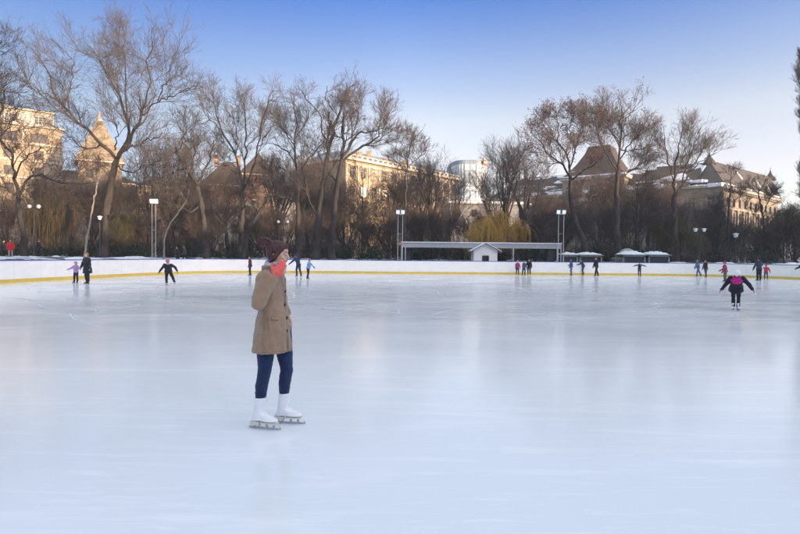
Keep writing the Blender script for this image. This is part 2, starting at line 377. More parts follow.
def grow_crown(rg, P, Rd, sc, dens, up=.35, t0=.25, wt=None, droop=0, rt=.010, ang=(25, 60)):
    """three orders of branches and twigs on the limbs P"""
    L1 = sprout(rg, P, Rd, int(52*dens), (2.0*sc, 4.6*sc), ang, up, 7, t0, .97, .5, .030*min(sc, 1), .16, wt, .95)
    L2 = sprout(rg, *L1, int(340*dens), (1.1*sc, 2.7*sc), (22, 55), up*.8, 5, .12, 1, .5, .016, .18)
    L3 = sprout(rg, *L2, int(1500*dens), (.6*sc, 1.55*sc), (20, 50), up*.6-droop, 4, .1, 1, .6, rt*1.15, .16)
    L4 = sprout(rg, *L3, int(3600*dens), (.35*sc, .95*sc), (20, 50), up*.4-droop, 3, .1, 1, .7, rt, .15)
    return L1, L2, L3, L4
def crown_mesh(name, L, sides=(6, 4, 3, 3)):
    V, F = merge([tubes(P, r, s) for (P, r), s in zip(L, sides)]); return np_mesh(name, V, F, True)
def rough_tube(rg, lines, n=10):
    out = []
    for q in lines:
        P = q[None, :, :3]; r = q[None, :, 3]*(1+rg.normal(0, .09, (1, len(q))))
        v, f = tubes(P, r, n); v = v+rg.normal(0, 1, v.shape)*np.repeat(r[0], n)[:, None]*.07; out.append((v, f))
    V, F = merge(out); V = V+rg.normal(0, .006, V.shape); return V, F

def traced(name, label, D, trunk, limbs, sc=1., dens=1., bark='bark', twig='twig', up=.35, group=None, seeds=0, seedmat='seed', spread=4., seed=1, droop=0, rt=.010, baseflare=1.35, t0=.22, cat='tree', lsc=.68):
    """trunk and limbs: lists of (px, py, radius_m[, depth offset]) measured in the photograph, given a real depth"""
    rg = np.random.default_rng(seed)
    def conv(l, s0=0., s1=0.):
        out = []; m = len(l)
        for j, p in enumerate(l):
            dy = p[3] if len(p) > 3 else s0+(s1-s0)*j/max(1, m-1)
            q = W(p[0], p[1], D+dy); out.append((q.x, q.y, q.z, p[2]))
        return out
    tl = conv(trunk); base = G(trunk[0][0], D); base.z = gz(base)
    first = list(tl[0]); first[0], first[1], first[2] = base.x, base.y, base.z-.15
    first[3] *= baseflare
    tl = [tuple(first)]+[p for p in tl[1:] if p[2] > base.z+.4]
    T = smooth_line(tl, 22); T[:, 3] *= .8; T[2:-1, :2] += rg.normal(0, .035, (19, 2))
    lines = [T]; LP = []; LR = []
    for l in limbs:
        s1 = rg.uniform(-spread, spread)
        q = smooth_line(conv(l, 0, s1), 14); q[1:-1, :3] += rg.normal(0, .10*sc, (12, 3)); q[:, 3] *= 1
        q[:, 3] *= lsc; lines.append(q); LP.append(q[:, :3]); LR.append(q[:, 3])
    LP = np.array(LP); LR = np.array(LR)
    e = empty(name, base, 0, label, cat, group)
    off = np.array([base.x, base.y, base.z])
    V, F = rough_tube(rg, lines)
    link('trunk', np_mesh('trunk', V-off, F, True), e, M[bark])
    L = grow_crown(rg, LP, LR, sc, dens, up, t0, None, droop, rt)
    L = [(P-off, r) for P, r in L]
    link('crown', crown_mesh('crown', L), e, M[twig])
    if seeds:
        tips = L[3][0][:, -1]; c = tips[rg.choice(len(tips), seeds)]
        cl = (c[:, None, :]+rg.normal(0, .13, (seeds, 5, 3))).reshape(-1, 3)
        v, f = leafquads(rg, cl, .055); link('seed_clusters', np_mesh('seed_clusters', v, f), e, M[seedmat])
    return e

def generic(seed, H, style='round', bark='bark', twig='twig'):
    """a bare tree in local coordinates; returns trunk mesh, crown mesh"""
    rg = np.random.default_rng(seed); sc = H/11.
    k = 12; t = np.linspace(0, 1, k)
    hf = {'round': .42, 'upright': .35, 'fine': .4, 'sparse': .92, 'shrubby': .18, 'poplar': .95, 'willow': .5}[style]
    r0 = H*.018 if style != 'shrubby' else H*.012
    T = np.stack([np.cumsum(rg.normal(0, .02*H*.4, k))*t, np.cumsum(rg.normal(0, .02*H*.4, k))*t, t*H*hf, r0*(1.25-.55*t)], 1)
    if hf > .9: T[:, 3] = r0*(1.1-.95*t)
    T[0, 3] *= 1.3; T[0, 2] = -.2
    P = T[None, :, :3]; Rd = T[None, :, 3]
    if style == 'round': L0 = sprout(rg, P, Rd, 9, (.34*H, .52*H), (18, 58), .35, 8, .55, 1, .55, .06, .13)
    elif style in ('upright', 'fine'): L0 = sprout(rg, P, Rd, 11, (.45*H, .66*H), (10, 38), .45, 8, .5, 1, .55, .05, .08)
    elif style == 'shrubby': L0 = sprout(rg, P, Rd, 12, (.5*H, .85*H), (10, 50), .3, 8, .1, 1, .6, .03, .12)
    elif style == 'sparse': L0 = sprout(rg, P, Rd, 22, (.10*H, .26*H), (30, 65), .3, 7, .3, 1, .45, .03, .1)
    elif style == 'poplar': L0 = sprout(rg, P, Rd, 60, (.14*H, .3*H), (8, 22), .7, 8, .08, 1, .4, .03, .06)
    else: L0 = sprout(rg, P, Rd, 11, (.2*H, .46*H), (25, 80), .15, 8, .55, 1, .6, .06, .12)
    lines = [T]+[np.concatenate([p, r[:, None]], 1) for p, r in zip(*L0)]
    V, F = rough_tube(rg, lines, 8)
    tm = np_mesh('trunk', V, F, True); tm.materials.append(M[bark])
    if style == 'willow':
        L1 = sprout(rg, *L0, 90, (.08*H, .26*H), (20, 70), .2, 5, .3, 1, .4, .02, .15)
        n = 1500; src, rr_ = L1
        i = rg.integers(0, len(src), n); o = src[i, rg.integers(1, 5, n)]
        d = norm(rg.normal(size=(n, 3))*np.array([1, 1, .25])); pts = [o]; ln = rg.uniform(.05, .37, n)*H/8
        for s in range(8):
            d = norm(d*np.array([.72, .72, 1])+np.array([0, 0, -.34])+rg.normal(0, .05, (n, 3))); o = o+d*ln[:, None]
            o[:, 2] = np.maximum(o[:, 2], .25); pts.append(o)
        Q = np.stack(pts, 1); r = np.full((n, 9), .014)*np.linspace(1, .6, 9)[None]
        L4 = sprout(rg, Q, r, 3600, (.3, .8), (10, 40), -1.2, 3, .1, 1, .8, .010, .1)
        L = [L1, (Q, r), L4]; cm = crown_mesh('crown', L, (4, 3, 3))
    else:
        dens = {'round': 1., 'upright': .75, 'fine': .42, 'sparse': .5, 'shrubby': 1., 'poplar': 1.1}[style]
        upv = {'round': .3, 'upright': .5, 'fine': .55, 'sparse': .3, 'shrubby': .35, 'poplar': .9}[style]
        L = grow_crown(rg, *L0, sc, dens, upv, .15, None, 0, .011, (25, 60) if style != 'poplar' else (8, 25)); cm = crown_mesh('crown', L)
    cm.materials.append(M[twig])
    return tm, cm
def plant(protoname, meshes, px, D, s, rz, label, group=None, zs=1., crownmat=None, cat='tree'):
    p = G(px, D); p.z = gz(p)
    e = empty(protoname, p, rz, label, cat, group); e.scale = (s, s, s*zs)
    link('trunk', meshes[0], e); c = link('crown', meshes[1], e)
    if crownmat: 
        c.material_slots[0].link = 'OBJECT'; c.material_slots[0].material = M[crownmat]
    return e

# --- traced large trees
traced('plane_tree', 'tallest bare tree at the left, thick trunk forking into a wide crown', 52,
  [(103, 262, .52), (105, 235, .45), (107, 210, .42), (111, 185, .38), (117, 160, .36)],
  [[(117, 160, .30), (108, 148, .26), (98, 138, .22), (84, 126, .19), (72, 115, .17), (58, 102, .14), (51, 88, .11), (51, 78, .10), (44, 64, .07), (30, 47, .03)],
   [(62, 106, .10), (68, 98, .08), (71, 84, .07), (74, 67, .05), (77, 52, .03), (83, 38, .02)],
   [(117, 160, .26), (124, 144, .22), (130, 126, .20), (125, 114, .17), (121, 104, .15), (115, 88, .12), (102, 66, .08), (90, 46, .03)],
   [(129, 124, .15), (127, 112, .13), (126, 90, .11), (126, 67, .09), (125, 40, .06), (119, 16, .02)],
   [(117, 160, .28), (127, 146, .24), (135, 128, .20), (141, 115, .17), (146, 105, .14), (149, 86, .10), (147, 62, .07), (153, 40, .03)],
   [(141, 115, .15), (155, 103, .12), (169, 98, .10), (180, 92, .08), (190, 88, .05)],
   [(158, 101, .10), (164, 88, .09), (171, 68, .07), (177, 50, .04), (183, 36, .02)],
   [(119, 152, .13), (135, 146, .10), (148, 140, .07), (158, 137, .03)],
   [(106, 146, .12), (95, 146, .10), (84, 147, .07), (72, 140, .05), (62, 135, .02)],
   [(115, 150, .10), (117, 136, .08), (118, 121, .03)],
   [(115, 165, .12), (128, 172, .10), (146, 166, .07), (160, 160, .03)],
   [(105, 74, .07), (108, 54, .05), (104, 34, .03)], [(60, 104, .08), (42, 92, .05), (28, 88, .02)]],
  sc=1.05, dens=2.8, bark='bark', twig='twig_grey', up=.3, seed=5, spread=6, rt=.0085, t0=.25, lsc=.6)
traced('leaning_tree', 'dark leaning tree at the far left whose long low bough crosses the apartment block', 48,
  [(25, 262, .34), (24, 240, .30), (19, 205, .25), (18, 190, .22)],
  [[(18, 190, .20), (15, 172, .17), (11, 156, .15), (3, 143, .12), (-8, 128, .08)],
   [(19, 195, .16), (24, 184, .14), (32, 177, .12), (42, 174, .11), (55, 181, .09), (78, 184, .06), (100, 182, .03)],
   [(16, 178, .10), (24, 160, .08), (38, 150, .05), (50, 146, .03)], [(19, 200, .1), (8, 190, .08), (-8, 182, .05)]],
  sc=.8, dens=.7, bark='bark_dark', twig='twig_dark', seed=8)
traced('bare_tree', 'dark bare tree cut by the left edge, crown before the pale upper storeys', 44,
  [(-22, 262, .3), (-22, 200, .26), (-18, 160, .22)],
  [[(-18, 160, .18), (-8, 130, .12), (2, 105, .08), (8, 86, .03)], [(-18, 160, .18), (-25, 110, .13), (-14, 62, .09), (2, 42, .04)], [(-16, 150, .12), (2, 135, .08), (16, 118, .04)], [(-22, 110, .10), (-8, 72, .06), (6, 52, .03)]],
  sc=.9, dens=.9, bark='bark_dark', twig='twig_dark', seed=9)
traced('broken_tree', 'gnarled tree with a thick snapped-off bough, right of the tallest tree', 56,
  [(207, 262, .40), (205, 235, .36), (202, 206, .32), (197, 186, .28)],
  [[(197, 186, .24), (189, 172, .22), (181, 158, .22), (176, 148, .20)], [(197, 186, .20), (204, 172, .15), (211, 158, .11), (214, 140, .05)],
   [(186, 168, .10), (176, 172, .08), (166, 178, .05)], [(192, 176, .12), (194, 155, .09), (199, 138, .04)], [(202, 205, .15), (190, 212, .10), (180, 206, .07), (170, 210, .03)],
   [(178, 152, .09), (184, 138, .06), (192, 124, .03)]],
  sc=.8, dens=.9, twig='twig', seed=12)
traced('round_topped_tree', 'tall bare tree with an even fan of boughs, second big crown from the left', 58,
  [(241, 262, .40), (241, 235, .36), (243, 205, .30), (242, 190, .26)],
  [[(242, 190, .20), (239, 168, .17), (232, 148, .14), (221, 127, .11), (215, 108, .07), (212, 92, .03)],
   [(242, 192, .18), (246, 165, .14), (246, 131, .11), (243, 105, .07), (239, 90, .02)],
   [(243, 190, .20), (254, 165, .15), (259, 140, .12), (261, 125, .09), (268, 104, .06), (274, 90, .02)],
   [(237, 160, .10), (236, 130, .08), (231, 105, .03)], [(257, 150, .1), (268, 132, .07), (274, 122, .03)], [(222, 130, .07), (208, 118, .05), (200, 104, .02)],
   [(240, 175, .09), (226, 166, .07), (214, 162, .03)]],
  sc=.95, dens=1.0, twig='twig_grey', seed=14)
traced('slanting_tree', 'short tree with a trunk slanting right, beside the lamp with two globes', 55,
  [(244, 262, .34), (248, 232, .30), (256, 218, .26), (264, 205, .22)],
  [[(264, 205, .2), (271, 197, .16), (281, 197, .12), (292, 201, .07), (300, 200, .03)], [(266, 203, .14), (272, 188, .10), (272, 172, .06), (268, 160, .03)], [(256, 216, .1), (258, 200, .07), (252, 186, .03)]],
  sc=.6, dens=.4, bark='bark_dark', twig='twig_dark', seed=15)
traced('forked_tree', 'straight bare tree with low spreading side boughs between two taller crowns', 60,
  [(298, 262, .36), (298, 222, .31), (298, 190, .27), (297, 180, .25)],
  [[(297, 180, .2), (296, 160, .17), (294, 145, .14), (297, 125, .10), (293, 104, .05), (291, 92, .02)],
   [(297, 165, .12), (288, 152, .10), (276, 145, .08), (266, 143, .03)], [(297, 178, .14), (304, 165, .12), (312, 155, .09), (320, 146, .07), (325, 130, .03)],
   [(295, 146, .1), (284, 130, .08), (276, 118, .04)], [(296, 138, .1), (306, 122, .07), (311, 106, .03)], [(298, 186, .1), (288, 172, .07), (274, 166, .04)]],
  sc=.9, dens=.85, twig='twig_grey', seed=17)
traced('storm_worn_tree', 'large dark tree with a topmost broken leader, leftmost of the pair with arching boughs', 54,
  [(315, 262, .50), (317, 235, .45), (320, 205, .38), (324, 180, .34), (327, 158, .30)],
  [[(327, 158, .27), (331, 142, .24), (335, 126, .21), (341, 108, .17), (345, 95, .13), (354, 84, .05)],
   [(327, 158, .20), (327, 140, .18), (330, 125, .17), (329, 112, .16)],
   [(329, 145, .12), (322, 130, .10), (319, 112, .07), (308, 101, .05), (302, 92, .02)], [(318, 215, .15), (311, 205, .13), (306, 185, .10), (303, 170, .07), (300, 150, .03)],
   [(343, 104, .08), (350, 100, .07), (358, 104, .04)], [(333, 110, .08), (326, 98, .06), (327, 86, .03)], [(324, 175, .10), (315, 160, .08), (309, 150, .04)]],
  sc=.8, dens=.8, bark='bark_dark', twig='twig', seed=19)
traced('arching_tree', 'dark tree whose long boughs arch out to the right before the sunlit facade', 53,
  [(332, 262, .42), (332, 240, .36), (335, 205, .32), (338, 180, .29), (341, 165, .27)],
  [[(341, 165, .22), (343, 145, .20), (343, 128, .19), (344, 113, .17)], [(341, 162, .2), (350, 154, .17), (362, 147, .15), (372, 140, .13), (379, 134, .11), (379, 128, .08), (388, 116, .05), (398, 106, .02)],
   [(342, 158, .18), (352, 143, .15), (360, 133, .12), (372, 131, .09), (380, 129, .06), (390, 128, .03)], [(347, 150, .10), (352, 135, .08), (359, 118, .05), (356, 106, .02)],
   [(338, 182, .12), (328, 172, .10), (322, 160, .07), (319, 146, .03)], [(376, 132, .07), (384, 122, .05), (389, 108, .02)], [(366, 146, .06), (380, 141, .04), (391, 142, .02)], [(344, 118, .07), (350, 111, .06), (353, 108, .03)]],
  sc=.8, dens=.85, bark='bark_dark', twig='twig', seed=21)
traced('slender_tree', 'thin straight bare tree rising in front of the long sunlit facade', 56,
  [(404, 262, .2), (405, 220, .17), (406, 180, .14)],
  [[(406, 182, .13), (407, 165, .10), (410, 148, .07), (413, 133, .02)], [(406, 172, .06), (397, 162, .05), (388, 160, .02)], [(407, 168, .06), (418, 158, .04), (427, 150, .02)], [(408, 155, .05), (402, 146, .03), (399, 141, .02)]],
  sc=.6, dens=.55, twig='twig', seed=23)
traced('seed_laden_tree', 'bare tree hung with dark red seed clusters, left of the brown pyramid roof', 56,
  [(587, 262, .38), (583, 242, .34), (576, 222, .30), (571, 202, .26), (570, 176, .22)],
  [[(570, 176, .18), (563, 166, .15), (555, 160, .12), (547, 152, .10), (541, 142, .07), (530, 132, .03)], [(570, 172, .16), (566, 155, .12), (558, 142, .10), (558, 125, .07), (556, 110, .03)],
   [(571, 180, .14), (582, 172, .11), (594, 165, .08), (604, 158, .03)], [(560, 146, .08), (548, 132, .06), (540, 118, .03)], [(569, 172, .12), (575, 150, .10), (582, 130, .07), (586, 108, .03)],
   [(573, 210, .15), (590, 198, .1), (604, 190, .06)], [(575, 150, .07), (570, 130, .05), (574, 112, .02)]],
  sc=.7, dens=1.4, bark='bark_dark', twig='twig', seeds=1100, seed=25)
traced('tall_straight_tree', 'tall upright tree with russet twigs in front of the brown pyramid roof', 58,
  [(618, 262, .36), (617, 225, .32), (617, 190, .26), (618, 165, .22)],
  [[(618, 165, .18), (620, 140, .13), (621, 120, .08), (622, 106, .03)], [(618, 160, .13), (632, 142, .10), (641, 130, .07), (646, 120, .02)], [(618, 172, .12), (604, 150, .10), (597, 132, .08), (592, 118, .03)],
   [(620, 145, .08), (610, 125, .06), (606, 104, .03)], [(619, 150, .09), (636, 150, .07), (652, 145, .03)], [(618, 180, .1), (634, 168, .08), (650, 160, .04)], [(621, 125, .07), (630, 115, .05), (635, 107, .02)]],
  sc=.8, dens=1.5, bark='bark', twig='twig_red', seeds=500, seed=27)
traced('fan_shaped_tree', 'bare tree with upswept boughs fanning out before the dark slate roof', 60,
  [(676, 262, .38), (675, 235, .34), (674, 205, .28), (674, 195, .26)],
  [[(674, 195, .2), (675, 175, .15), (677, 155, .11), (681, 138, .06), (684, 126, .02)], [(674, 200, .18), (684, 182, .14), (692, 168, .10), (703, 148, .06), (716, 132, .02)],
   [(675, 185, .12), (670, 165, .09), (666, 145, .06), (664, 128, .02)], [(680, 188, .1), (686, 165, .08), (694, 145, .05), (701, 128, .02)], [(690, 172, .08), (703, 160, .06), (716, 152, .02)], [(675, 178, .08), (682, 160, .07), (690, 140, .04), (697, 126, .02)]],
  sc=.8, dens=.85, up=.45, bark='bark', twig='twig_grey', seed=29)
traced('spindly_tree', 'thin dark tree in front of the sunlit corner of the stone building', 62,
  [(728, 262, .18), (728, 225, .15), (729, 200, .12)], [[(729, 205, .12), (730, 190, .09), (731, 172, .03)], [(728, 220, .06), (720, 208, .05), (714, 200, .02)], [(729, 210, .06), (738, 200, .04), (744, 192, .02)]],
  sc=.55, dens=.4, bark='bark_dark', twig='twig_dark', seed=31)
traced('spindly_tree', 'thin dark tree across the middle of the sunlit row of tall windows', 62,
  [(765, 262, .19), (764, 232, .16), (761, 205, .13)], [[(761, 208, .12), (758, 190, .09), (754, 178, .03)], [(762, 215, .07), (769, 200, .05), (772, 190, .02)], [(763, 225, .07), (752, 212, .05), (746, 205, .02)]],
  sc=.55, dens=.45, bark='bark_dark', twig='twig_dark', seed=33)
traced('poplar_tree', 'tall narrow poplar cut by the right edge of the picture', 50,
  [(810, 262, .40), (810, 200, .34), (810, 140, .24), (808, 90, .12)],
  [[(806, 230, .12), (804, 190, .1), (803, 150, .06), (801, 110, .03)], [(806, 190, .12), (805, 150, .1), (802, 110, .06), (800, 70, .02)], [(806, 150, .12), (804, 110, .08), (801, 80, .05), (798, 55, .02)], [(806, 220, .12), (812, 170, .1), (815, 110, .05), (814, 70, .02)],
   [(805, 110, .1), (806, 80, .06), (803, 58, .02)], [(806, 240, .1), (804, 222, .08), (801, 190, .04), (799, 165, .02)]],
  sc=.42, dens=1.9, up=1.3, bark='bark_dark', twig='twig_dark', seed=35, spread=1.2, rt=.009)
for px, tp, D, lab, sd in ((84, ((84, 262, .10), (88, 235, .09), (94, 200, .075), (100, 172, .05)), 43, 'pale slim leaning trunk rising behind the woman and child in the left corner', 41),
                       (166, ((166, 262, .10), (164, 245, .09), (168, 228, .075), (177, 214, .06), (186, 202, .04)), 47, 'pale slim curved trunk leaning right, behind the skater with the pink hat', 42)):
    l = list(tp[-2:]); 
    traced('leaning_sapling', lab, D, list(tp), [[(*l[0][:2], .06), (*l[1][:2], .045), (l[1][0]+4, l[1][1]-14, .02)], [(*l[1][:2], .03), (l[1][0]-5, l[1][1]-10, .012)]], sc=.4, dens=.14, bark='bark_pale', twig='twig', seed=sd, baseflare=1.1)

# --- mid-distance trees: eight kinds, copied
KINDS = {'a': generic(101, 12, 'round', 'bark', 'twig'), 'b': generic(102, 12, 'round', 'bark', 'twig_red'), 'c': generic(103, 12, 'upright', 'bark', 'twig_grey'),
         'd': generic(104, 9, 'shrubby', 'bark_dark', 'twig'), 'e': generic(105, 9, 'shrubby', 'bark_dark', 'twig_red'), 'f': generic(106, 13, 'sparse', 'bark_dark', 'twig_dark'),
         'g': generic(107, 8, 'willow', 'bark_dark', 'willow'), 'h': generic(108, 12, 'upright', 'bark_dark', 'twig'), 'i': generic(109, 12, 'fine', 'bark', 'twig_grey')}
KH = dict(a=12, b=12, c=12, d=9, e=9, f=13, g=8, h=12, i=12)
def tops(k, px, D, ytop): return (W(px, ytop, D).z-gz(G(px, D)))/KH[k]
# (kind, px, depth, picture height of the top, label)
MID = [
 ('b', 40, 66, 150, 'russet bare tree before the lower floors of the golden apartment block'),
 ('e', 8, 60, 185, 'brown thicket tree at the left edge behind the person in red'),
 ('a', 70, 72, 158, 'round bare tree between the apartment block and the pointed tan tower'),
 ('e', 90, 66, 166, 'russet tree in front of the pointed tan tower'),
 ('b', 128, 70, 160, 'russet bare tree just right of the thickest trunk at the left'),
 ('i', 150, 76, 136, 'upright grey tree above the tall twin-post floodlight'),
 ('d', 148, 62, 196, 'low brown tree behind the tall twin-post floodlight'),
 ('i', 168, 80, 130, 'upright grey tree with a thin crown, left of the tree with the snapped bough'),
 ('e', 176, 66, 180, 'low russet tree left of the tree with the snapped bough'),
 ('b', 188, 74, 146, 'russet tree close behind the snapped bough'),
 ('d', 214, 66, 186, 'brown tree in front of the red-roofed house'),
 ('a', 228, 82, 150, 'round bare tree over the dark brown hipped roof'),
 ('e', 262, 68, 190, 'low russet tree behind the slanting trunk'),
 ('c', 276, 80, 140, 'upright grey tree over the sunlit brick gable'),
 ('d', 284, 64, 194, 'low brown tree behind the double globe lamp'),
 ('h', 308, 76, 150, 'dark upright tree behind the broken leader tree'),
 ('e', 312, 66, 200, 'low russet tree below the broken leader tree'),
 ('d', 346, 72, 176, 'brown tree before the left end of the sunlit facade'),
 ('f', 362, 66, 168, 'thin dark tree left of the sunlit facade windows'),
 ('d', 372, 64, 206, 'low brown tree below the glinting windows'),
 ('h', 388, 70, 166, 'dark upright tree just left of the slender straight tree'),
 ('e', 396, 64, 200, 'low russet tree behind the left canopy floodlight'),
 ('c', 420, 74, 148, 'upright grey tree right of the slender straight tree'),
 ('d', 424, 64, 192, 'brown tree behind the left half of the flat canopy'),
 ('i', 432, 72, 146, 'thin upright tree at the right end of the sunlit facade'),
 ('e', 446, 64, 196, 'russet tree below and left of the glass tower'),
 ('i', 446, 84, 166, 'thin grey tree against the left side of the glass tower'),
 ('i', 508, 70, 136, 'upright grey tree above the golden willow'),
 ('i', 524, 78, 134, 'pale fine-twigged tree left of the seed-laden tree'),
 ('i', 497, 82, 166, 'thin dark tree between the glass tower and the brown roof'),
 ('d', 535, 64, 192, 'low brown tree right of the golden willow'),
 ('e', 552, 68, 182, 'russet tree behind the right canopy floodlight'),
 ('d', 600, 64, 190, 'brown tree below the brown pyramid roof'),
 ('b', 600, 76, 152, 'russet tree close against the brown pyramid roof'),
 ('f', 636, 62, 176, 'dark thin trunk just right of the tall upright tree'),
 ('b', 648, 74, 150, 'russet tree before the left end of the slate roof'),
 ('d', 634, 70, 186, 'brown tree behind the green snow-topped stalls'),
 ('e', 660, 66, 200, 'low russet tree behind the rightmost snow-topped stall'),
 ('h', 704, 72, 190, 'dark tree below the corner of the stone building'),
 ('d', 716, 66, 206, 'low brown tree above the young skater in black and pink'),
 ('e', 742, 68, 210, 'low russet tree below the sunlit tall windows'),
 ('d', 752, 64, 214, 'low dark tree behind the man holding a child by the hand'),
 ('h', 776, 66, 196, 'dark tree near the right edge below the roof spire'),
 ('d', 560, 80, 176, 'distant brown tree in front of the grey palace wing'),
 ('d', 478, 74, 196, 'brown tree behind the white hut'),
 ('d', 56, 60, 194, 'low brown tree in front of the apartment block, right of the globe lamps'),
 ('a', 328, 84, 160, 'faint round tree far behind the arching boughs'),
 ('e', 196, 60, 206, 'low russet tree at the foot of the snapped-bough tree'),
 ('e', 784, 60, 206, 'low russet tree beside the narrow poplar'),
 ('d', 118, 82, 176, 'brown tree far behind the thickest trunk'),
 ('d', 690, 80, 186, 'brown tree before the shaded end of the stone building'),
]
rr_ = random.Random(6)
for i, (k, px, D, yt, lab) in enumerate(MID):
    nm = {'a': 'bare_tree', 'b': 'bare_tree', 'c': 'upright_tree', 'h': 'upright_tree', 'i': 'upright_tree', 'd': 'thicket_tree', 'e': 'thicket_tree', 'f': 'thin_tree'}[k]
    s = tops(k, px, D, yt)*.98
    plant(nm, KINDS[k], px, D, s, rr_.uniform(0, 6.28), lab, 'bare trees in the belt behind the rink')
# a few beyond the frame on both sides so that the belt goes on
for k, px, D, s, lab in (('a', -60, 60, 1.3, 'bare tree past the left edge, nearer the rink'), ('b', -110, 70, 1.2, 'russet tree well past the left edge'), ('d', 850, 60, 1.1, 'brown tree past the right edge near the poplar'), ('a', 880, 74, 1.1, 'round tree well past the right edge')):
    plant('bare_tree', KINDS[k], px, D, s, 1., lab, 'bare trees in the belt behind the rink')
# willows
wm = KINDS['g']
def willow(px, D, yt, ws, crownmat, label, rz=0, trunkok=True):
    s = tops('g', px, D, yt); e = plant('willow_tree', wm, px, D, s, rz, label, 'willows behind the rink', crownmat=crownmat); e.scale = (s*ws, s*ws, s)
willow(495, 57, 195, 1.45, 'willow', 'golden weeping willow standing behind the white hut', .4)
willow(120, 60, 196, .95, 'willow_olive', 'olive weeping willow just right of the thickest trunk', 1.2)
willow(46, 58, 168, .85, 'willow_brown', 'ochre weeping willow before the golden apartment block', 2.2)
willow(678, 62, 202, 1.25, 'willow_olive', 'wide olive weeping willow below the slate roof', 3.1)
willow(795, 60, 186, .9, 'willow_brown', 'ochre willow beside the narrow poplar at the right edge', 4.2)
willow(534, 66, 212, 1.0, 'willow_olive', 'small olive willow right of the golden willow', 5.2)

# --- undergrowth: a mass of thin stems and low evergreen clumps behind the boards
rg = np.random.default_rng(77)
n = 1500
X_ = rg.uniform(-78, 88, n); Y_ = rg.uniform(56, 92, n)**1.0
keep = np.abs(X_) < .92*Y_+10; X_, Y_ = X_[keep], Y_[keep]; n = len(X_)
o = np.stack([X_, Y_, np.full(n, 1.0)], 1); d = norm(np.stack([rg.normal(0, .25, n), rg.normal(0, .25, n), np.ones(n)], 1)); pts = [o]
ln = rg.uniform(1.2, 4.6, n)
for s in range(5): d = norm(d+rg.normal(0, .1, (n, 3))); o = o+d*(ln/5)[:, None]; pts.append(o)
Q = np.stack(pts, 1); r = np.full((n, 6), .03)*np.linspace(1, .4, 6)[None]
A1 = sprout(rg, Q, r, 9000, (.5, 1.6), (20, 60), .3, 4, .1, 1, .6, .013, .2); A2 = sprout(rg, *A1, 26000, (.3, .9), (20, 60), .2, 3, .1, 1, .8, .011, .2)
V, F = merge([tubes(Q, r, 4), tubes(*A1, 3), tubes(*A2, 3)])
tag(link('undergrowth', np_mesh('undergrowth', V, F), None, M['twig']), 'tangled leafless brown undergrowth filling the belt below the trees', 'undergrowth', kind='stuff')
def clump_cloud(rg, C, S_, nper, size):
    n = len(C); q = rg.normal(size=(n, nper, 3)); q /= np.linalg.norm(q, axis=2, keepdims=True); q *= rg.random((n, nper, 1))**.4
    return leafquads(rg, (C[:, None]+q*S_[:, None]).reshape(-1, 3), size)
n = 170; X_ = rg.uniform(-66, 78, n); Y_ = rg.uniform(57, 78, n)
keep = np.abs(X_) < .85*Y_+6; X_, Y_ = X_[keep], Y_[keep]; n = len(X_)
H_ = rg.uniform(.5, 1.5, n)
C = np.stack([X_, Y_, 1.05+H_*.75], 1); S_ = np.stack([H_*1.3, H_*1.1, H_], 1)
v, f = clump_cloud(rg, C, S_, 420, .10)
tag(link('evergreen_undergrowth', np_mesh('evergreen_undergrowth', v, f), None, M['evergreen']), 'dark evergreen scrub along the foot of the trees', 'shrubbery', kind='stuff')
# far wood behind the buildings' feet
n = 1150; X_ = rg.uniform(-130, 140, n); Y_ = rg.uniform(92, 98, n); o = np.stack([X_, Y_, np.full(n, .9)], 1); d = norm(np.stack([rg.normal(0, .15, n), rg.normal(0, .15, n), np.ones(n)], 1)); pts = [o]
ln = rg.uniform(3.5, 8.5, n)*np.where(X_ > 0, 1.12, 1)
for s in range(5): d = norm(d+rg.normal(0, .08, (n, 3))); o = o+d*(ln/5)[:, None]; pts.append(o)
Q = np.stack(pts, 1); r = np.full((n, 6), .06)*np.linspace(1, .3, 6)[None]
A1 = sprout(rg, Q, r, 6500, (.8, 2.4), (20, 60), .3, 4, .1, 1, .6, .022, .2); A2 = sprout(rg, *A1, 19000, (.5, 1.4), (20, 60), .2, 3, .1, 1, .8, .017, .2)
V, F = merge([tubes(Q, r, 4), tubes(*A1, 3), tubes(*A2, 3)])
tag(link('far_woods', np_mesh('far_woods', V, F), None, M['twig_grey']), 'distant leafless wood in front of the buildings', 'woods', kind='stuff')
# hedges
def hedge(px0, px1, D, h, label, m='hedge'):
    a = G(px0, D); b = G(px1, D); L_ = (b-a).length; n = int(L_*90*h)
    rg2 = np.random.default_rng(int(px0+500)); u = rg2.uniform(0, 1, n)
    c = np.stack([(u-.5)*L_, rg2.uniform(-.4, .4, n), rg2.random(n)**.6*h*(1+.12*np.sin(u*40))], 1); q = rg2.normal(0, .05, (n, 3))
    v, f = leafquads(rg2, np.repeat(c, 5, 0)+rg2.normal(0, .08, (n*5, 3)), .06)
    o = link('hedge', np_mesh('hedge', v, f), None, M[m]); p = (a+b)/2; o.location = (p.x, p.y, gz(p)); tag(o, label, 'hedge', 'low clipped hedges in the park')
hedge(-30, 62, 54, .75, 'low clipped hedge at the far left beyond the lamp with two globes')
hedge(66, 99, 54, .6, 'short low hedge left of the thickest trunk')
hedge(112, 150, 55, .6, 'low hedge between the thickest trunk and the tall floodlight')
hedge(212, 262, 55, .7, 'low dark hedge behind the skater in maroon', 'evergreen')
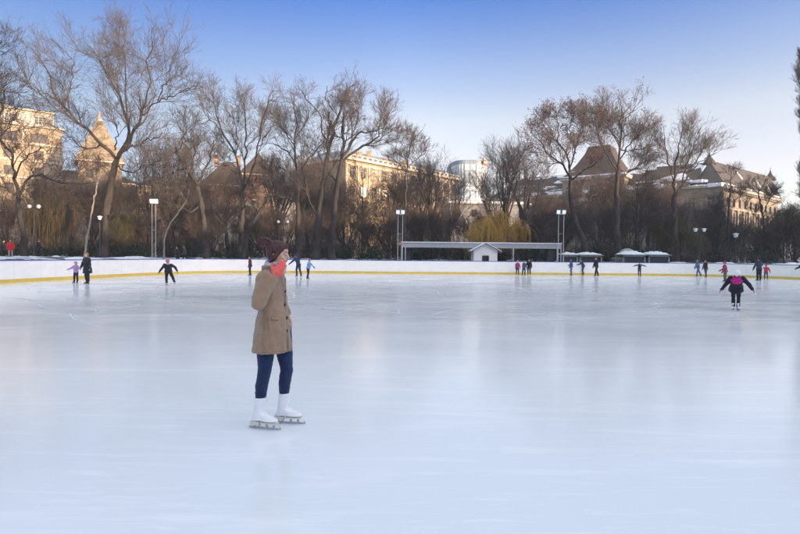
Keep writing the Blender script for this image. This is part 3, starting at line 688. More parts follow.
# ------------------------------------------------------------------ buildings
M['stone_warm'] = mat('cream_stone_wall', (.37, .30, .21), .85, .22, .35, .4, 5)
M['stone_lit'] = mat('ochre_stone_wall', (.36, .27, .165), .85, .28, .4, .5, 5)
M['stone_grey'] = mat('grey_stone_wall', (.27, .26, .26), .85, .25, .4, .5, 5)
M['stone_tan'] = mat('tan_rubble', (.23, .18, .125), .9, .6, 1.3, 1, 5)
M['palace_stone'] = mat('palace_stone', (.25, .215, .17), .85, .3, .4, .5, 5)
M['palace_trim'] = mat('palace_trim', (.34, .30, .25), .8, .2, .6, .2)
M['trim'] = mat('pale_stone_trim', (.55, .50, .42), .8, .15, .6, .2)
M['trim_grey'] = mat('grey_stone_trim', (.42, .42, .42), .8, .2, .6, .2)
M['roof_dark'] = mat('dark_slate_roof', (.055, .047, .045), .8, .35, .9, .4, 12, spec=.2)
M['roof_brown'] = mat('brown_tile_roof', (.055, .040, .034), .8, .35, .9, .5, 12)
M['roof_red'] = mat('red_tile_roof', (.36, .11, .06), .8, .3, 1.2, .5, 12)
M['zinc'] = mat('grey_zinc_roof', (.20, .20, .215), .5, .25, .7, .2, spec=.4)
M['brick'] = mat('orange_brick_wall', (.27, .18, .12), .9, .3, 1.2, .5, 8)
M['plaster'] = mat('pale_plaster_wall', (.50, .46, .40), .85, .15, .6, .2)
M['frame_brown'] = mat('brown_window_frame', (.14, .08, .05), .6, .2, 3)
M['frame_white'] = mat('pale_window_frame', (.5, .47, .42), .6, .1, 3)
def snowmat(m):
    """old snow lying in patches on a roof"""
    m2 = M[m].copy(); m2.name = m+'_with_snow'; nt = m2.node_tree; N = nt.nodes; L = nt.links; b = N['Principled BSDF']
    tc = N.new('ShaderNodeTexCoord'); mp = N.new('ShaderNodeMapping'); mp.inputs['Scale'].default_value = (.22, .22, .5); L.new(tc.outputs['Object'], mp.inputs[0])
    no = N.new('ShaderNodeTexNoise'); no.inputs['Scale'].default_value = 1; no.inputs['Detail'].default_value = 7; L.new(mp.outputs[0], no.inputs['Vector'])
    r = N.new('ShaderNodeValToRGB'); r.color_ramp.elements[0].position = .53; r.color_ramp.elements[1].position = .57; L.new(no.outputs['Fac'], r.inputs['Fac'])
    mx = N.new('ShaderNodeMix'); mx.data_type = 'RGBA'; L.new(r.outputs[0], mx.inputs['Factor']); L.new(b.inputs['Base Color'].links[0].from_socket, mx.inputs[6]); mx.inputs[7].default_value = (.75, .78, .85, 1)
    L.new(mx.outputs[2], b.inputs['Base Color']); return m2
M['roof_snow'] = snowmat('roof_dark')
V3 = Vector
def facade(mb, A, B, z0, z1, ops, dep=.3):
    """wall from A to B (seen from outside, left to right) with openings (u0,u1,v0,v1) and their reveals"""
    A = V3((*A[:2], 0)); B = V3((*B[:2], 0)); Ln = (B-A).length; d = (B-A)/Ln; inn = V3((-d.y, d.x, 0))
    P = lambda u, z, k=0: A+d*u+inn*k+V3((0, 0, z))
    us = sorted({0, Ln, *[round(o[0], 3) for o in ops], *[round(o[1], 3) for o in ops]}); zs = sorted({z0, z1, *[round(o[2], 3) for o in ops], *[round(o[3], 3) for o in ops]})
    for i in range(len(us)-1):
        for j in range(len(zs)-1):
            uc = (us[i]+us[i+1])/2; zc = (zs[j]+zs[j+1])/2
            if any(o[0] < uc < o[1] and o[2] < zc < o[3] for o in ops): continue
            mb.poly([P(us[i], zs[j]), P(us[i+1], zs[j]), P(us[i+1], zs[j+1]), P(us[i], zs[j+1])])
    for a, b, c, e in ops:
        mb.poly([P(a, c), P(a, c, dep), P(a, e, dep), P(a, e)]); mb.poly([P(b, c, dep), P(b, c), P(b, e), P(b, e, dep)])
        mb.poly([P(a, c), P(b, c), P(b, c, dep), P(a, c, dep)]); mb.poly([P(a, e, dep), P(b, e, dep), P(b, e), P(a, e)])
    return A, d, inn
_wc = {}
def window_meshes(w, h, fm, bars, glassm='glass'):
    k = (round(w, 2), round(h, 2), fm, bars, glassm)
    if k not in _wc:
        mb = MB(); t = .09
        mb.box(-w/2, w/2, -.05, .05, 0, t); mb.box(-w/2, w/2, -.05, .05, h-t, h); mb.box(-w/2, -w/2+t, -.05, .05, t, h-t); mb.box(w/2-t, w/2, -.05, .05, t, h-t)
        for i in range(1, bars): x = -w/2+w*i/bars; mb.box(x-.035, x+.035, -.04, .04, t, h-t)
        mb.box(-w/2+t, w/2-t, -.036, .036, h*.66, h*.66+.07)
        o = mb.build('window', M[fm]); fme = o.data; bpy.data.objects.remove(o)
        mb = MB(); mb.box(-w/2+t, w/2-t, .0, .02, t, h-t); o = mb.build('pane', M[glassm]); pm = o.data; bpy.data.objects.remove(o)
        _wc[k] = (fme, pm)
    return _wc[k]
def put_window(par, base, A, d, inn, op, fm='frame_brown', bars=2, dep=.2, tilt=None, glassm='glass'):
    a, b, c, e = op; fme, pm = window_meshes(b-a, e-c, fm, bars, glassm)
    w_ = link('window', fme, par); p = A+d*((a+b)/2)+inn*dep; w_.location = (p.x-base.x, p.y-base.y, c-base.z); w_.rotation_euler = (0, 0, math.atan2(d.y, d.x))
    pn = link('pane', pm, w_)
    if tilt: pn.rotation_euler = tilt
    return w_
def off(mb, base): mb.v = [(x-base.x, y-base.y, z-base.z) for x, y, z in mb.v]; return mb
def line_box(mb, A, d, inn, u0, u1, z0, z1, out, dep=.1):
    """moulding standing out of a facade"""
    c = [A+d*u+inn*k+V3((0, 0, z)) for z in (z0, z1) for k in (-out, dep) for u in (u0, u1)]
    n = len(mb.v); mb.v += [tuple(p) for p in c]
    for q in ((0, 2, 3, 1), (4, 5, 7, 6), (0, 1, 5, 4), (2, 6, 7, 3), (0, 4, 6, 2), (1, 3, 7, 5)): mb.f.append(tuple(n+i for i in q)); mb.mi.append(mb.cur)
def roof_poly(mb, *pts): mb.poly(pts)

# A: golden apartment block at the left
d = V3((.8, .6, 0)); inn = V3((-.6, .8, 0)); E_ = V3((W(63, 200, 106).x, 106, 0)); Lw = 40.; A = E_-d*Lw; base = V3((A.x, A.y, .9))
blk = empty('apartment_block', base, 0, 'cream stone apartment block glowing in low sun at the left, pale set-back top floor', 'building')
ztop = 25.6; fl = 3.25; ops = []
bays = []
u = Lw-5.2
k = 0
while u > 1: bays.append(u); u -= 4.7; k += 1
for r in range(6):
    z = ztop-2.95-fl*r
    for u in bays: ops.append((u, u+2.6 if r == 0 else u+1.6, z, z+1.75))
ops2 = [(o[0]+(.5 if o[3] < ztop-2 else 0), o[1]+(.5 if o[3] < ztop-2 else 0), o[2], o[3]) for o in ops]
mb = MB(); facade(mb, A, E_, .9, ztop, ops2)
Bk = E_+inn*16; Ak = A+inn*16
sops = [(2+4.4*i, 3.4+4.4*i, ztop-3-fl*r, ztop-1.3-fl*r) for i in range(3) for r in range(5)]
facade(mb, E_, Bk, .9, ztop, sops); mb.poly([Bk+V3((0, 0, .9)), Ak+V3((0, 0, .9)), Ak+V3((0, 0, ztop)), Bk+V3((0, 0, ztop))]); mb.poly([Ak+V3((0, 0, .9)), A+V3((0, 0, .9)), A+V3((0, 0, ztop)), Ak+V3((0, 0, ztop))])
mb.poly([p+V3((0, 0, ztop)) for p in (A, E_, Bk, Ak)])
off(mb, base).build('wall', M['stone_warm'], blk)
for o in ops2: put_window(blk, base, A, d, inn, o, 'frame_brown', 3 if o[1]-o[0] > 2 else 2)
for o in sops: put_window(blk, base, E_, inn, -d, o, 'frame_brown', 2)
# set-back storey
E2 = E_-d*1.3+inn*1.6; A2 = A+d*1.3+inn*1.6; z2 = ztop+3.3; o2 = [(u, u+2.0, ztop+.9, ztop+2.5) for u in [x-.6 for x in bays if x > 3]]
mb = MB(); facade(mb, A2, E2, ztop, z2, o2); B2 = E2+inn*12; C2 = A2+inn*12; facade(mb, E2, B2, ztop, z2, []); mb.poly([p+V3((0, 0, z2)) for p in (A2, E2, B2, C2)]); facade(mb, C2, A2, ztop, z2, []); facade(mb, B2, C2, ztop, z2, [])
off(mb, base).build('top_storey', M['plaster'], blk)
for o in o2: put_window(blk, base, A2, d, inn, o, 'frame_white', 3)
mb = MB()
line_box(mb, A, d, inn, -.4, Lw+.45, ztop+.004, ztop+.32, .45, 1.); line_box(mb, A2, d, inn, -.3, Lw-2.3, z2+.004, z2+.3, .5, 1.)
for r in (0, 1, 2, 4): line_box(mb, A, d, inn, 0, Lw+.12, ztop-3.45-fl*r, ztop-3.2-fl*r, .18+.1*(r == 0), -.003)
for u in bays: line_box(mb, A, d, inn, u-1.35, u-1.0, ztop-3.15, ztop-.05, .14, -.003)
off(mb, base).build('cornice', M['trim'], blk)
mb = MB()
for i in range(int(Lw*2.2)): p = A+d*(i/2.2+.2)-inn*.3+V3((0, 0, ztop+.33)); mb.bar(p, p+V3((0, 0, .85)), .05)
mb.bar(A-inn*.3+V3((0, 0, ztop+1.2)), E_-inn*.3+V3((0, 0, ztop+1.2)), .07); off(mb, base).build('railing', M['frame_white'], blk)
for u in (8, 20, 31):
    p = A+d*u+inn*8; mb = MB(); mb.box(p.x-.6, p.x+.6, p.y-.5, p.y+.5, z2, z2+1.7); mb.box(p.x-.7, p.x+.7, p.y-.6, p.y+.6, z2+1.7, z2+1.9); off(mb, base).build('chimney', M['plaster'], blk)

def hip_house(name, label, cx, cy, wid, dep, rz, z0, zE, zR, wm, rm, cols, rows, ridge=.5, cat='building', fm='frame_brown', top=0., chim=False, bars=2, wh=1.6, ww=1.1):
    base = V3((cx, cy, z0)); e = empty(name, base, rz, label, cat)
    h = zE-z0; A = V3((-wid/2, -dep/2, 0)); B = V3((wid/2, -dep/2, 0)); C = V3((wid/2, dep/2, 0)); D_ = V3((-wid/2, dep/2, 0)); Z = V3((0, 0, 0))
    mb = MB(); st = h/rows; alls = []
    for P0, P1 in ((A, B), (B, C), (C, D_), (D_, A)):
        L_ = (P1-P0).length; nc = max(1, round(cols*L_/wid)); ops = []
        for i in range(nc):
            for r in range(rows): uc = L_*(i+.5)/nc; zc = st*(r+.5); ops.append((uc-ww/2, uc+ww/2, zc-wh/2, zc+wh/2))
        q = facade(mb, P0, P1, 0, h, ops); alls.append((q, ops))
    mb.build('wall', M[wm], e)
    for j, ((a_, d_, i_), ops) in enumerate(alls):
        if j in (0, 1, 3):
            for o in ops: put_window(e, Z, a_, d_, i_, o, fm, bars)
    mb = MB(); ov = .5; rx = wid/2*ridge; ry = dep/2*top
    ev = [V3((s*(wid/2+ov), t*(dep/2+ov), h+.25)) for s, t in ((-1, -1), (1, -1), (1, 1), (-1, 1))]; H_ = zR-z0
    r1, r2 = [V3((-rx, -ry, H_)), V3((rx, -ry, H_))], [V3((rx, ry, H_)), V3((-rx, ry, H_))]
    if top:
        mb.poly([ev[0], ev[1], r1[1], r1[0]]); mb.poly([ev[1], ev[2], r2[0], r1[1]]); mb.poly([ev[2], ev[3], r2[1], r2[0]]); mb.poly([ev[3], ev[0], r1[0], r2[1]]); mb.poly([r1[0], r1[1], r2[0], r2[1]])
    else:
        mb.poly([ev[0], ev[1], r1[1], r1[0]]); mb.poly([ev[2], ev[3], r1[0], r1[1]])
        mb.poly([ev[1], ev[2], r1[1]]); mb.poly([ev[3], ev[0], r1[0]])
    mb.build('roof', M[rm] if isinstance(rm, str) else rm, e)
    mb = MB(); mb.box(-wid/2-ov, wid/2+ov, -dep/2-ov, dep/2+ov, h+.004, h+.25); mb.build('cornice', M['trim'], e)
    if chim:
        for x in (-wid*.25, wid*.22): mb = MB(); mb.box(x-.5, x+.5, -.4, .4, H_-1.2, H_+1.2); mb.box(x-.6, x+.6, -.5, .5, H_+1.2, H_+1.4); mb.build('chimney', M['brick'], e)
    return e
def cx_(px, Y): return G(px, Y).x
# B pointed tan tower
e = hip_house('pointed_tower', 'tan stone tower with a steep pointed roof, right of the golden apartment block', cx_(100, 96), 96, 6.6, 6.6, .55, 1.0, 17.3, 25.8, 'stone_tan', 'stone_tan', 2, 4, ridge=.06)
mb = MB(); mb.lathe([(.5, 24.1), (.55, 24.6), (.3, 24.9), (.2, 25.4), (.05, 25.7)], n=8); mb.build('finial', M['trim'], e)
hip_house('brick_house', 'orange brick house low behind the trees below the pointed tower', cx_(88, 112), 112, 19, 9, .5, 1.0, 15.8, 18.5, 'brick', 'roof_brown', 5, 4)
hip_house('brown_roofed_house', 'pale house with a dark brown hipped roof seen through the broken tree', cx_(228, 112), 112, 9, 9, .25, 1.0, 15.2, 20.8, 'brick', 'roof_brown', 3, 4, ridge=.2, chim=True)
hip_house('gabled_house', 'tall narrow house with a sunlit orange roof behind the round-topped tree', cx_(258, 112), 112, 6.5, 8, .25, 1.0, 17.5, 22.6, 'brick', 'roof_brown', 2, 5, ridge=.05)
hip_house('red_roofed_house', 'low white house with a red roof glimpsed between trunks', cx_(230, 100), 100, 9, 7, .2, 1.0, 11.3, 13.4, 'plaster', 'roof_red', 4, 3, ridge=.6)
hip_house('ochre_house', 'ochre house mostly hidden behind the snapped-bough tree', cx_(178, 116), 116, 16, 9, .5, 1.0, 15.0, 17.8, 'stone_lit', 'roof_brown', 5, 4, ridge=.6)
hip_house('grey_house', 'grey house mostly hidden behind the broken leader tree', cx_(288, 122), 122, 13, 9, .3, 1.0, 15.0, 18.0, 'stone_grey', 'zinc', 4, 4, ridge=.6)

# D long sunlit facade
zt = 21.3; A = V3((cx_(345, 110), 110, 0)); d = V3((.66, .751, 0)).normalized(); Lw = 40.; E_ = A+d*Lw; inn = V3((-d.y, d.x, 0)); base = V3((A.x, A.y, 1.0))
blk = empty('long_stone_building', base, 0, 'long ochre stone building in the centre, its facade and windows blazing in low sun', 'building')
ops = []; fl = 3.9
for r in range(5):
    z = zt-3.5-fl*r
    for i in range(12): u = 1.3+3.25*i; ops.append((u, u+1.45, z, z+2.3))
mb = MB(); facade(mb, A, E_, 1.0, zt, ops, .35); S0 = A+inn*14; S1 = E_+inn*14
ops_s = [(1.5+3.2*i, 2.8+3.2*i, zt-3.5-fl*r, zt-1.3-fl*r) for i in range(4) for r in range(4)]
facade(mb, S0, A, 1.0, zt, ops_s, .35); facade(mb, E_, S1, 1., zt, []); facade(mb, S1, S0, 1., zt, [])
off(mb, base).build('wall', M['stone_lit'], blk)
Hn = (sdir+(-(A+d*12+V3((0, 0, 14))-V3((0, 0, CAMZ)))).normalized()).normalized()   # pane direction that sends a sun glint to the camera
GL = {(1, 2), (1, 5), (0, 8), (1, 9), (2, 1), (0, 3)}
GL = {(2, 2), (2, 4), (2, 5), (1, 1), (2, 7), (1, 6), (3, 3)}
for j, o in enumerate(ops):
    r, i = divmod(j, 12)
    if (r, i) in {(1, 1), (1, 3), (0, 2), (1, 6)}:  # these panes are turned on purpose to glint at the camera
        p = A+d*((o[0]+o[1])/2)+V3((0, 0, (o[2]+o[3])/2)); h_ = (sdir+(V3((0, 0, CAMZ))-p).normalized()).normalized()
        az = math.atan2(h_.x, -h_.y); rot = az-math.atan2(d.y, d.x)
        k_ = {(1, 1): 0, (1, 3): .03, (0, 2): .07, (1, 6): .06}[(r, i)]
        put_window(blk, base, A, d, inn, o, 'frame_brown', 1, .1, (-math.asin(h_.z)*1.0+k_*.6, 0, rot+k_), 'glint')
    else: put_window(blk, base, A, d, inn, o, 'frame_white', 2, .25, (rr_.uniform(-.02, .02), 0, rr_.uniform(-.06, .06)), 'glass')
for o in ops_s: put_window(blk, base, S0, (A-S0).normalized(), d, o, 'frame_white', 2, .25)
mb = MB()
line_box(mb, A, d, inn, -.5, Lw+.4, zt+.004, zt+.5, .7, .2); line_box(mb, A, d, inn, -.1, Lw, zt-.9, zt-.55, .25, -.003); line_box(mb, A, d, inn, -.1, Lw, zt-fl*2-.35, zt-fl*2-.1, .3, -.003)
line_box(mb, S0, (A-S0).normalized(), d, -.5, 14, zt+.004, zt+.5, .7, .2)
for j, o in enumerate(ops):
    if j % 12 < 12 and j//12 in (0, 1, 2): line_box(mb, A, d, inn, o[0]-.15, o[1]+.15, o[3]+.1, o[3]+.35, .22, -.003)
for i in range(13): u = .3+3.25*i; line_box(mb, A, d, inn, u-.18, u+.18, zt-fl*2-.05, zt-.95, .16, -.003)
off(mb, base).build('cornice', M['trim'], blk)
mb = MB(); q = [A+V3((0, 0, zt+.5)), E_+V3((0, 0, zt+.5)), S1+V3((0, 0, zt+.5)), S0+V3((0, 0, zt+.5))]; t_ = [A+d*2.5+inn*3+V3((0, 0, zt+2.6)), E_-d*2.5+inn*3+V3((0, 0, zt+2.6)), S1-d*2.5-inn*3+V3((0, 0, zt+2.6)), S0+d*2.5-inn*3+V3((0, 0, zt+2.6))]
for i in range(4): mb.poly([q[i], q[(i+1) % 4], t_[(i+1) % 4], t_[i]])
mb.poly(t_); off(mb, base).build('roof', M['zinc'], blk)
mb = MB()
for i in range(24): u = 1+i*1.6; line_box(mb, A, d, inn, u, u+.5, zt+.504, zt+1.05, .35, -.1)
line_box(mb, A, d, inn, 0, Lw, zt+1.054, zt+1.2, .4, -.05); off(mb, base).build('balustrade', M['trim'], blk)
for u, h in ((6, 1.6), (9, 2.2), (15, 1.4), (21, 1.8), (28, 1.5)):
    p = A+d*u+inn*2.2; mb = MB(); mb.box(p.x-.5, p.x+.5, p.y-.4, p.y+.4, zt+.6, zt+.8+h); mb.box(p.x-.6, p.x+.6, p.y-.5, p.y+.5, zt+.8+h, zt+1.+h); off(mb, base).build('chimney', M['stone_lit'], blk)

# E glass tower
gcx = cx_(463, 205); base = V3((gcx, 205, 1.)); tw = empty('glass_tower', base, 0, 'pale blue glass office tower with a curved front and a red rooftop sign', 'building')
gm_ = glass('curtain_wall_glass', (.40, .49, .56), .32); N_ = gm_.node_tree.nodes; gm_.node_tree.nodes['Principled BSDF'].inputs['IOR'].default_value = 1.5
ht = 34; rx, ry = 6.9, 20
def oval(k, rx=rx, ry=ry, p=3.4):
    a = math.pi+k*math.pi; c, s = math.cos(a), math.sin(a); return V3((rx*abs(c)**(2/p)*(1 if c > 0 else -1), ry*abs(s)**(2/p)*(1 if s > 0 else -1), 0))
K = 26; pts = [oval(i/K) for i in range(K+1)]
mb = MB(); mb2 = MB(); mb3 = MB()
for i in range(K):
    a, b = pts[i], pts[i+1]; strip = i >= K-4  # right strip gets an ivory colour standing in for sunlight on it
    (mb3 if strip else mb).poly([a, b, b+V3((0, 0, ht-1.6)), a+V3((0, 0, ht-1.6))])
    mb2.bar(b*1.004, b*1.004+V3((0, 0, ht-1.6)), .25)
for z in np.arange(3.2, ht-2.5, 3.4):
    for i in range(K): mb2.bar(pts[i]*1.006+V3((0, 0, z)), pts[i+1]*1.006+V3((0, 0, z)), .14, .5)
mb.poly([p+V3((0, 0, ht-1.6)) for p in pts]); mb.poly([pts[-1], pts[0], pts[0]+V3((0, 0, ht-1.6)), pts[-1]+V3((0, 0, ht-1.6))])
mb.build('glass_wall', gm_, tw); mb3.build('end_wall', mat('ivory_sunlit_strip', (.72, .66, .5), .5, .1, .3), tw); mb2.build('window_grid', mat('pale_mullion', (.5, .55, .6), .5, .1, 1), tw)
mb = MB(); tp = [oval(i/K, rx*.97, ry*.97) for i in range(K+1)]
for i in range(K): mb.poly([tp[i]+V3((0, 0, ht-1.6)), tp[i+1]+V3((0, 0, ht-1.6)), tp[i+1]+V3((0, 0, ht)), tp[i]+V3((0, 0, ht))])
mb.poly([p+V3((0, 0, ht)) for p in tp]); mb.build('top_storey', mat('slate_blue_parapet', (.20, .25, .32), .5, .2, .3), tw)
sg = MB(); letters = MB(); 
for i in range(K-9, K-1):
    a, b = oval(i/K, rx*1.0, ry*1.0), oval((i+1)/K, rx*1.0, ry*1.0); sg.bar(a+V3((0, 0, ht-.4)), b+V3((0, 0, ht-.4)), .3, 2.4)
sgo = sg.build('rooftop_sign', mat('red_sign_board', (.62, .16, .10), .5, .1, .5), tw)
for i in range(K-9, K-1):
    for t in (.3, .7):
        a = oval((i+t)/K, rx*1.0, ry*1.0)*1.02+V3((0, -.2, ht-1)); letters.bar(a, a+V3((0, 0, 1.5)), .35)
letters.build('sign_stroke', mat('pale_sign_stroke', (.8, .6, .45), .5, .1, .5), sgo)

# F/G stone palace: shaded wing, pyramid pavilion, sunlit corner wing
O = V3((60.4, 100, 0)); dl = V3((-.8, .6, 0)); il = V3((.6, .8, 0))       # the shaded line runs away to the left
base = V3((O.x, O.y, 1.)); pal = empty('stone_palace', base, 0, 'large stone building with snow-patched slate roofs, its wing at the right sunlit', 'building')
Lf = 49.; Afar = O+dl*Lf; zE = 15.0
ops = []
nb = 15
for i in range(nb):
    u = 1.4+i*3.2
    for r in range(3): z = 2.6+4.1*r; ops.append((u, u+1.4, z, z+2.6))
mb = MB(); A_, d_, i_ = facade(mb, Afar, O, 1.0, zE, ops, .35)
# sunlit wing
du = V3((.76, .65, 0)).normalized(); Lr = 34.; B_ = O+du*Lr; iu = V3((-du.y, du.x, 0)); zE2 = 14.7; o2 = []
for i in range(10):
    u = 1.6+3.25*i
    o2.append((u, u+1.3, 2.4, 4.4)); o2.append((u, u+1.3, 5.6, 10.4)); o2.append((u, u+1.3, 11.6, 13.2))
A3, d3, i3 = facade(mb, O, B_, 1.0, zE2, o2, .4)
mb.poly([B_+V3((0, 0, 1)), B_+iu*12+V3((0, 0, 1)), B_+iu*12+V3((0, 0, zE2)), B_+V3((0, 0, zE2))]); facade(mb, Afar+il*14, Afar, 1., zE, [])
off(mb, base).build('wall', M['palace_stone'], pal)
for o in ops: put_window(pal, base, A_, d_, i_, o, 'frame_white', 2, .25)
for o in o2: put_window(pal, base, A3, d3, i3, o, 'frame_brown', 2, .3)
mb = MB(); line_box(mb, O, du, iu, -.6, Lr+.5, zE2+.004, zE2+.45, .7, .3); line_box(mb, O, du, iu, 0, Lr, 11.0, 11.25, .25, -.003); line_box(mb, O, du, iu, 0, Lr, 4.9, 5.15, .3, -.003)
for i in range(11): u = .6+3.25*i; line_box(mb, O, du, iu, u-.32, u+.32, 5.15, 11.0, .35, -.003)
for i in range(34): u = .3+i; line_box(mb, O, du, iu, u, u+.35, zE2-.45, zE2-.02, .5, -.003)
line_box(mb, Afar, -dl, il, -.5, Lf-.1, zE+.004, zE+.4, .6, .3); line_box(mb, Afar, -dl, il, 0, Lf, 10.9, 11.15, .25, -.003)
for i in range(16): u = .5+3.2*i; line_box(mb, Afar, -dl, il, u-.3, u+.3, 6.2, 10.9, .3, -.003)
off(mb, base).build('cornice', M['palace_trim'], pal)
zl = V3((0, 0, 1))
def at(t, k, z): return O+dl*t+il*k+zl*z
ridge = 20.9; mb = MB()
# left wing roof
e0, e1 = at(6.3, -.5, zE+.42), at(Lf+.5, -.5, zE+.42); b0, b1 = at(6.3, 14.5, zE+.42), at(Lf+.5, 14.5, zE+.42); r0, r1 = at(2, 7, ridge), at(Lf-6, 7, ridge)
mb.poly([e1, e0, r0, r1]); mb.poly([b0, b1, r1, r0]); mb.poly([b1, e1, r1])
off(mb, base).build('left_roof', M['roof_snow'], pal)
# right wing roof by measured points
E0 = O-du*.5+zl*(zE2+.5)+V3((.2, -.5, 0)); E1 = B_+du*.5+zl*(zE2+.5)+V3((.4, -.5, 0)); R0 = W(709, 160, 107.5); R1 = W(770, 177, 128.7); R1.z = R0.z; E2_ = W(684, 200, 105.2); E2_.z = zE2+.5; E3 = E2_+(E1-E0); E3 = E3+V3((0, 4, 0))
mb = MB(); mb.poly([E0, E1, R1, R0]); mb.poly([E2_, E0, R0]); mb.poly([E3, E2_, R0, R1]); mb.poly([E1, E3, R1]); off(mb, base).build('right_roof', mat('weathered_slate', (.075, .065, .058), .75, .3, .8, .4, 10), pal)
mb = MB()
def snowbar(a, b, w, h=.14, n=9, seed=0):
    q = random.Random(seed); a = V3(a); b = V3(b); P = [a.lerp(b, i/n)+V3((0, 0, .05)) for i in range(n+1)]
    mb = MB()
    for i in range(n): mb.bar(P[i], P[i+1], w*q.uniform(.5, 1.2), h*q.uniform(.7, 1.3))
    off(mb, base).build('roof_snow', M['snow'], pal)
snowbar(E2_.lerp(R0, .12), E2_.lerp(R0, .78), 1.5, seed=1)
for k, (t, a, b, w_) in enumerate(((.34, .25, .85, .8), (.62, .3, .6, .6), (.8, .1, .5, .6))):
    p0 = E0.lerp(E1, t); p1 = R0.lerp(R1, t); snowbar(p0.lerp(p1, a), p0.lerp(p1, b), w_, seed=4+k)
snowbar(E2_.lerp(E0, .02)+zl*.15, E2_.lerp(E0, .95)+zl*.15, 1.7, .6, 14, 9); snowbar(E2_.lerp(E0, .1)+zl*1.3+V3((.2, 1., 0)), E2_.lerp(E0, .6)+zl*1.2+V3((.2, 1., 0)), 1.9, .5, 9, 10)
[snowbar(E0.lerp(E1, u)+zl*.2, E0.lerp(E1, u+w)+zl*.2, .5, .25, 6, 11) for u, w in ((.02, .14), (.3, .1), (.52, .12), (.8, .13))]
for k in range(7):
    t = 8+k*5.6; snowbar(at(t, .2, zE+.75), at(t+rr_.uniform(1.4, 4.2), .2, zE+.75), 2.0, .6, 5, 20+k)
snowbar(at(9, 1.8, zE+2.1), at(16, 1.8, zE+2.1), 1.2, .3, 8, 41); snowbar(at(40, 1.8, zE+2.1), at(45, 1.5, zE+1.8), 1.2, .3, 8, 42); snowbar(at(Lf-.3, .3, zE+.9), at(Lf-5, 5.6, ridge-.8), .6, .2, 9, 43)
for P_, nm in ((R0, 1), (R1, 2)):
    mb = MB(); q = P_-base; mb.lathe([(1.3, -.9), (1.0, -.3), (.45, .5), (.16, 1.1), (.2, 1.3), (.06, 1.5), (.05, 2.2), (.01, 2.4)], q, 8); mb.build('spire', M['roof_dark'], pal)
for k in range(5):   # dormers of the left wing
    t = 10+k*8.; p = at(t, 1.4, zE+.9)
    if 17 < t < 31: continue
    Mx = Matrix.Translation(p-base) @ Matrix.Rotation(math.atan2(-dl.y, -dl.x), 4, 'Z'); mb = MB(); mb.box(-.9, .9, 0, 2.2, 0, 1.5, Mx); mb.cur = 1
    mb.box(-.5, .5, -.01, .0, .3, 1.2, Mx); mb.cur = 2; mb.box(-1.1, 1.1, -.2, 2.3, 1.5, 1.75, Mx); mb.build('dormer', [M['palace_stone'], M['glass'], M['snow']], pal)
# pavilion
pc = at(24, 5.5, 0); rz = math.atan2(-dl.y, -dl.x); Pm = Matrix.Translation(pc-base) @ Matrix.Rotation(rz, 4, 'Z'); hw = 6.4
def pv(x, y, z): return Pm @ V3((x, y, z))
mb = MB(); pz = 18.2
for s in range(4):
    a = [(-hw, -hw), (hw, -hw), (hw, hw), (-hw, hw)]; p, q = a[s], a[(s+1) % 4]; mb.poly([pv(*p, 0), pv(*q, 0), pv(*q, pz), pv(*p, pz)])
mb.build('pavilion', M['palace_stone'], pal)
mb = MB(); mb.box(-hw-.5, hw+.5, -hw-.5, hw+.5, pz+.004, pz+.5, Pm); mb.box(-hw-.2, hw+.2, -hw-.2, hw+.2, 13.6, 14.1, Pm)
for x in np.linspace(-hw, hw, 6): mb.box(x-.35, x+.35, -hw-.35, -hw-.003, 4, 13.5, Pm)
mb.build('pavilion_cornice', M['palace_trim'], pal)
for x in np.linspace(-hw, hw, 6)[:-1]+hw/5:
    for z0_, z1_ in ((5, 8), (9, 12.6), (14.6, 17)):
        fme, pm_ = window_meshes(1.3, z1_-z0_, 'frame_white', 2); w_ = link('window', fme, pal); w_.location = pv(x, -hw-.06, z0_); w_.rotation_euler = (0, 0, rz); link('pane', pm_, w_)
mb = MB(); prof = [(1.0, 0), (.84, 1.1), (.62, 3.2), (.42, 5.6), (.33, 7.3)]
for (k0, h0), (k1, h1) in zip(prof[:-1], prof[1:]):
    for s in range(4):
        a = [(-1, -1), (1, -1), (1, 1), (-1, 1)]; p, q = a[s], a[(s+1) % 4]; w0, w1 = (hw+.4)*k0, (hw+.4)*k1
        mb.poly([pv(p[0]*w0, p[1]*w0, pz+.5+h0), pv(q[0]*w0, q[1]*w0, pz+.5+h0), pv(q[0]*w1, q[1]*w1, pz+.5+h1), pv(p[0]*w1, p[1]*w1, pz+.5+h1)])
w1 = (hw+.4)*.33; mb.poly([pv(-w1, -w1, pz+7.8), pv(w1, -w1, pz+7.8), pv(w1, w1, pz+7.8), pv(-w1, w1, pz+7.8)]); mb.build('pyramid_roof', M['roof_brown'], pal)
mb = MB()
def sb2(x0, y0, z0, x1, y1, z1, w, sd): 
    a, b = pv(x0, y0, z0), pv(x1, y1, z1); q = random.Random(sd); n = 8
    mb = MB()
    for i in range(n): mb.bar(a.lerp(b, i/n), a.lerp(b, (i+1)/n), w*q.uniform(.4, 1.2), .3)
    mb.build('roof_snow', M['snow'], pal)
sb2(-hw, -hw, pz+.75, hw, -hw, pz+.75, .9, 1); sb2(-hw+1.3, -hw+1.3, pz+2, -1, -hw+1.3, pz+2, .5, 2); sb2(hw, -hw, pz+.75, hw, hw, pz+.75, .8, 3)
# low flat grey building below the glass tower
fb = hip_house('flat_roofed_building', 'low grey flat-roofed building below the glass tower', cx_(483, 118), 118, 17, 10, 0.1, 1., 12.6, 13.3, 'stone_grey', 'snow', 5, 3, ridge=.9, top=.9)

